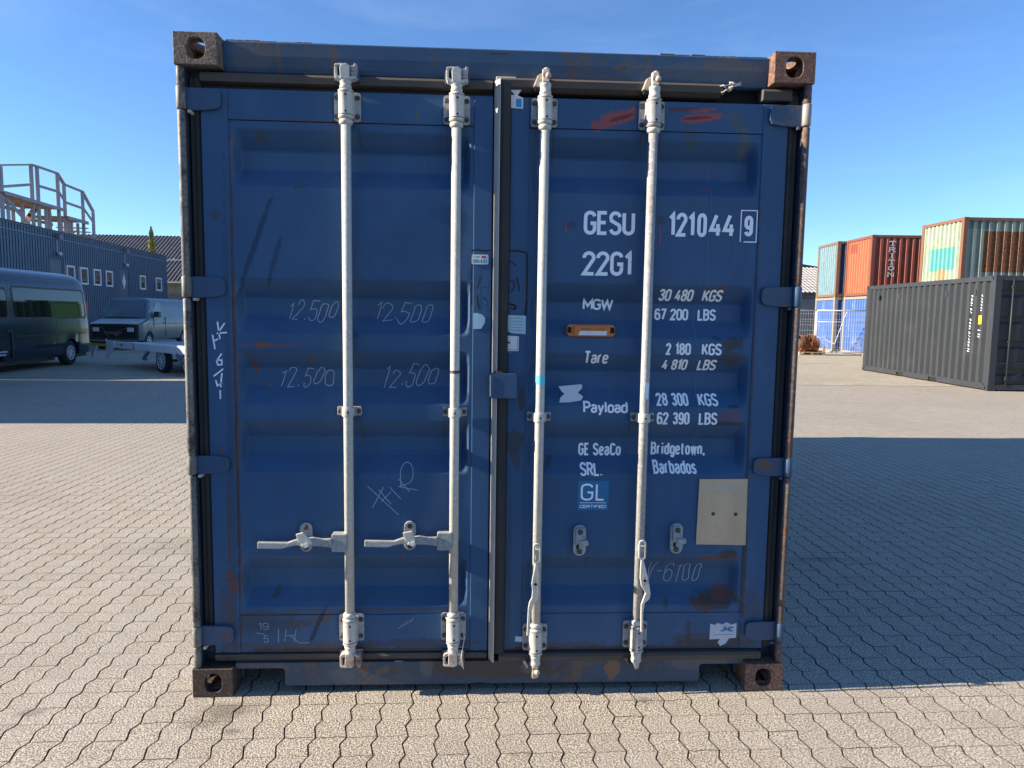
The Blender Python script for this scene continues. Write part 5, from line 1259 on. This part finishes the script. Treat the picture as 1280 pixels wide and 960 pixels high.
MB().box(.82, 1.3, -.7, .7, 1.10, 1.30).build('dashboard', 'dash', old)
M_['papers'] = basic('pale papers', (.5, .5, .47), .8)
MB().box(-.030, .02, -.86, .86, .42, .955).build('grille_opening', 'black', old)
MB().ring([(-.90, .40), (.90, .40), (.90, .975), (-.90, .975)], [(-.80, .46), (.80, .46), (.80, .93), (-.80, .93)], -.05, -.028, 'x').build('grille_surround', 'plastic', old)
MB().box(-.055, -.045, -.30, .38, .62, .70).bar((-.05, -.5, .85), (-.05, .1, .6), .03, .03).bar((-.05, .45, .88), (-.05, .2, .5), .04, .03).lathe([(0, .10), (.03, .10)], (-.04, -.1, .62), (-1, 0, 0), 12).build('radiator_parts', 'bolt', old)
for y in (-.62, .66): MB().box(-.075, -.045, y-.12, y+.12, .70, .86).build('headlight', 'lens', old, bevel=.01)
MB().add([(1.36, -.905, 1.30), (2.05, -.905, 1.30), (2.05, -.80, 1.84), (1.62, -.80, 1.84), (1.20, -.885, 1.40)], [(0, 1, 2, 3, 4)]).build('door_window', 'screen_glass', old)
dw = [o for o in old.children if o.name.startswith('door_window')][0]; dw.location.y = -.022
MB().box(1.15, 1.38, -1.16, -.96, 1.26, 1.48).build('wing_mirror', 'plastic', old, bevel=.02)
MB().box(2.16, 2.18, -.991, -.97, .5, 1.25).box(1.1, 1.12, -.991, -.97, .85, 1.25).box(.95, 4.9, -.992, -.980, .98, 1.0).build('panel_seam', 'plastic', old)
MB().box(2.0, 2.1, -1.0, -.97, 1.02, 1.06).build('door_handle', 'plastic', old)
for cx in (.75, 4.0):
    for s in (-1, 1): wheel(old, (cx, s*.95, .34), .34, .2, (0, s, 0), .55, 6)
    MB().box(cx-.38, cx+.38, -.72, .72, .3, .75).build('wheel_housing', 'plastic', old)
# ================================================================== TRAILER
M_['alu'] = paint('trailer aluminium', (.86, .87, .88), .12, .45, metal=.2, streak=.15); M_['wood_deck'] = basic('worn deck', (.42, .40, .38), .7)
ta = math.atan2(-2.55, 2.7)
trl = thing('flatbed_trailer', 'low silver flatbed car trailer with spoked wheel and sloped tail ramps, before the old van', 'trailer', (-10.3, 17.3, 0), ta)
# local x: forward along the near side, y: away from the viewer
H0 = .62
MB().box(0, 5.2, 0, .045, H0-.11, H0+.07).build('side_rail', 'alu', trl, bevel=.008); MB().box(.6, 5.2, 1.955, 2.0, H0-.11, H0+.11).build('side_rail', 'alu', trl, bevel=.008)
MB().box(0, 5.2, .046, 1.954, H0-.02, H0+.01).build('deck', 'wood_deck', trl); MB().box(1.6, 5.2, .046, .10, H0+.012, H0+.09).build('side_board', 'coilrust' if 'coilrust' in M_ else 'alu', trl)
MB().box(-.02, 5.2, .05, .13, H0-.10, H0-.03).box(-.02, 5.2, 1.87, 1.95, H0-.10, H0-.03).build('chassis_beam', 'trim', trl)
MB().prism([(0, H0+.07), (0, H0+.12), (-.06, H0+.12), (-.06, .20), (.05, .20), (.52, H0-.10), (.52, H0+.07)], -.012, -.002).build('tail_fork', 'alu', trl)
MB().prism([(-1.18, H0-.10), (-1.18, .18), (-1.08, .18), (-.74, H0-.10)], -.012, .03).build('tail_fork', 'alu', trl)
MB().box(-1.22, -.065, -.012, .05, H0-.02, H0+.035).build('tail_bar', 'plastic', trl); MB().box(-1.17, -.08, -.02, -.0125, H0-.095, H0-.022).build('yellow_reflector', 'yellow_p', trl)
MB().box(.92, 1.08, -.008, -.0005, H0-.04, H0+.02).build('side_marker', 'amber', trl); MB().box(1.75, 1.80, -.006, -.0005, H0-.11, H0+.07).build('rail_joint', 'trim', trl)
MB().bar((2.62, .02, H0-.11), (2.30, .02, .30), .05, .08).bar((2.28, .02, .29), (2.50, .02, .29), .05, .04).bar((4.22, .02, H0-.11), (4.46, .02, .28), .05, .12).build('mudguard_stay', 'trim', trl)
for x in (3.25, 4.65):
    for y, s in ((.045, -1), (1.9, 1)): wheel(trl, (x, y, .31), .31, .18, (0, s, 0), .74, 12)
MB().bar((3.35, .2, .3), (3.35, 1.8, .3), .07, .07).bar((4.75, .2, .3), (4.75, 1.8, .3), .07, .07).build('axle', 'plastic', trl)
MB().bar((5.2, .6, .5), (6.5, 1.0, .5), .1, .1).bar((5.2, 1.4, .5), (6.5, 1.0, .5), .1, .1).build('drawbar', 'trim', trl)
MB().cyl((6.3, 1.0, .0), (6.3, 1.0, .7), .03, 10).build('jockey_wheel', 'trim', trl)
# ================================================================== FENCE, PALLET, COIL
M_['galv'] = basic('galvanised tube', (.55, .56, .56), .4, .3); M_['wire'] = basic('fence wire', (.50, .52, .53), .5, .2); M_['concrete'] = basic('concrete foot', (.36, .34, .31), .9)
fa = Vector((12.6, 28.35)); fb = Vector((16.55, 26.75)); fd = (fb-fa).normalized(); fang = math.atan2(fd.y, fd.x)
fence = thing('mesh_fence', 'temporary wire mesh fence of galvanised panels in front of the blue containers', 'fence', (fa.x, fa.y, 0), fang)
total = (fb-fa).length; xx = 0; k_ = 0
for (a, b) in ((0, 2.2), (2.24, total)):
    m = MB()
    m.cyl((a, 0, .12), (a, 0, 1.95), .021, 8).cyl((b, 0, .12), (b, 0, 1.95), .021, 8).cyl((a, 0, 1.94), (b, 0, 1.94), .026, 8).cyl((a, 0, .15), (b, 0, .15), .021, 8)
    m.cyl((a, 0, 1.45), (b, 0, 1.45), .010, 6)
    fr = m.build('panel_frame', 'galv', fence); w = MB(); x = a+.08
    while x < b: w.bar((x, 0, .15), (x, 0, 1.94), .005, .005); x += .10
    z = .35
    while z < 1.9: w.bar((a, .005, z), (b, .005, z), .006, .006); z += .24
    w.build('wire_mesh', 'wire', fr, kind='stuff')
    for x in (a, b): MB().box(x-.12, x+.12, -.35, .35, 0, .14).build('concrete_foot', 'concrete', fence, bevel=.02)
MB().bar((2.9, .25, .10), (3.4, .02, 1.9), .022, .022).bar((2.3, .2, .8), (3.0, .02, .5), .03, .03).build('prop', 'galv', fence)
M_['pine'] = basic('pale pallet wood', (.50, .38, .24), .8); M_['coilrust'] = paint('orange rusty steel', (.20, .065, .02), .3, .8, rust=.3, rustcol=(.10, .03, .012))
pal = thing('wooden_pallet', 'pale wooden pallet under the rusty steel coils beside the fence', 'pallet', (14.30, 27.1, 0), -.05)
for k_ in range(5): MB().box(-.5, .62, .02+.165*k_, .12+.165*k_, .118, .140).build('board', 'pine', pal)
for y in (.04, .38, .72): MB().box(-.5, -.38, y, y+.08, .02, .117).box(0, .12, y, y+.08, .02, .117).box(.50, .62, y, y+.08, .02, .117).box(-.5, .62, y, y+.08, 0, .0195).build('bearer', 'pine', pal)
MB().box(.50, .60, -.0, .019, .14, .42).build('stake', 'pine', pal)
for k_, (dx, cz) in enumerate(((-.30, .50), (-.08, .46), (.14, .52), (.34, .44))):
    c = thing('steel_coil', ['rusty orange coil at the left of the pallet', 'second rusty coil from the left on the pallet', 'third rusty coil from the left on the pallet', 'rightmost rusty coil on the pallet'][k_], 'coil', (14.30+dx, 27.5, .14), 0, 'rusty coils on the pallet')
    m = MB(); r = cz-.14
    for j in range(9):
        th0 = 0; xo = -.09+.02*j; pts = [(xo+.006*math.sin(3*t), math.cos(t)*(r-.01*(j % 3)), r+math.sin(t)*(r-.01*(j % 3))) for t in np.linspace(0, 2*PI, 22)]
        m.tube(pts, .012, 5)
    m.build('windings', 'coilrust', c); MB().lathe([(-.10, r*.55), (.10, r*.55)], (0, 0, r), (1, 0, 0), 16).build('core', 'rust_dark', c)

# ================================================================== LOOSE GRIT
gr = MB(); rr = random.Random(21)
for k_ in range(420):
    x = rr.uniform(-3.5, 3.5); y = rr.uniform(-1.2, 3.5); sz = rr.uniform(.0012, .0042)
    if abs(x) < 1.2 and y > 0: continue
    a, b, c = (sz*rr.uniform(.6, 1.3) for _ in range(3)); z = .0
    gr.add([(x-a, y, z+c*.3), (x, y-b, z+c*.2), (x+a, y, z+c*.4), (x, y+b, z+c*.3), (x, y, z+c), (x, y, z-.002)], [(0, 1, 4), (1, 2, 4), (2, 3, 4), (3, 0, 4), (1, 0, 5), (2, 1, 5), (3, 2, 5), (0, 3, 5)])
M_['grit'] = basic('grit', (.30, .26, .21), .9, var=.4)
o = gr.build('grit', 'grit', fix=False); o['kind'] = 'stuff'; o['label'] = 'loose grit scattered on the paving'
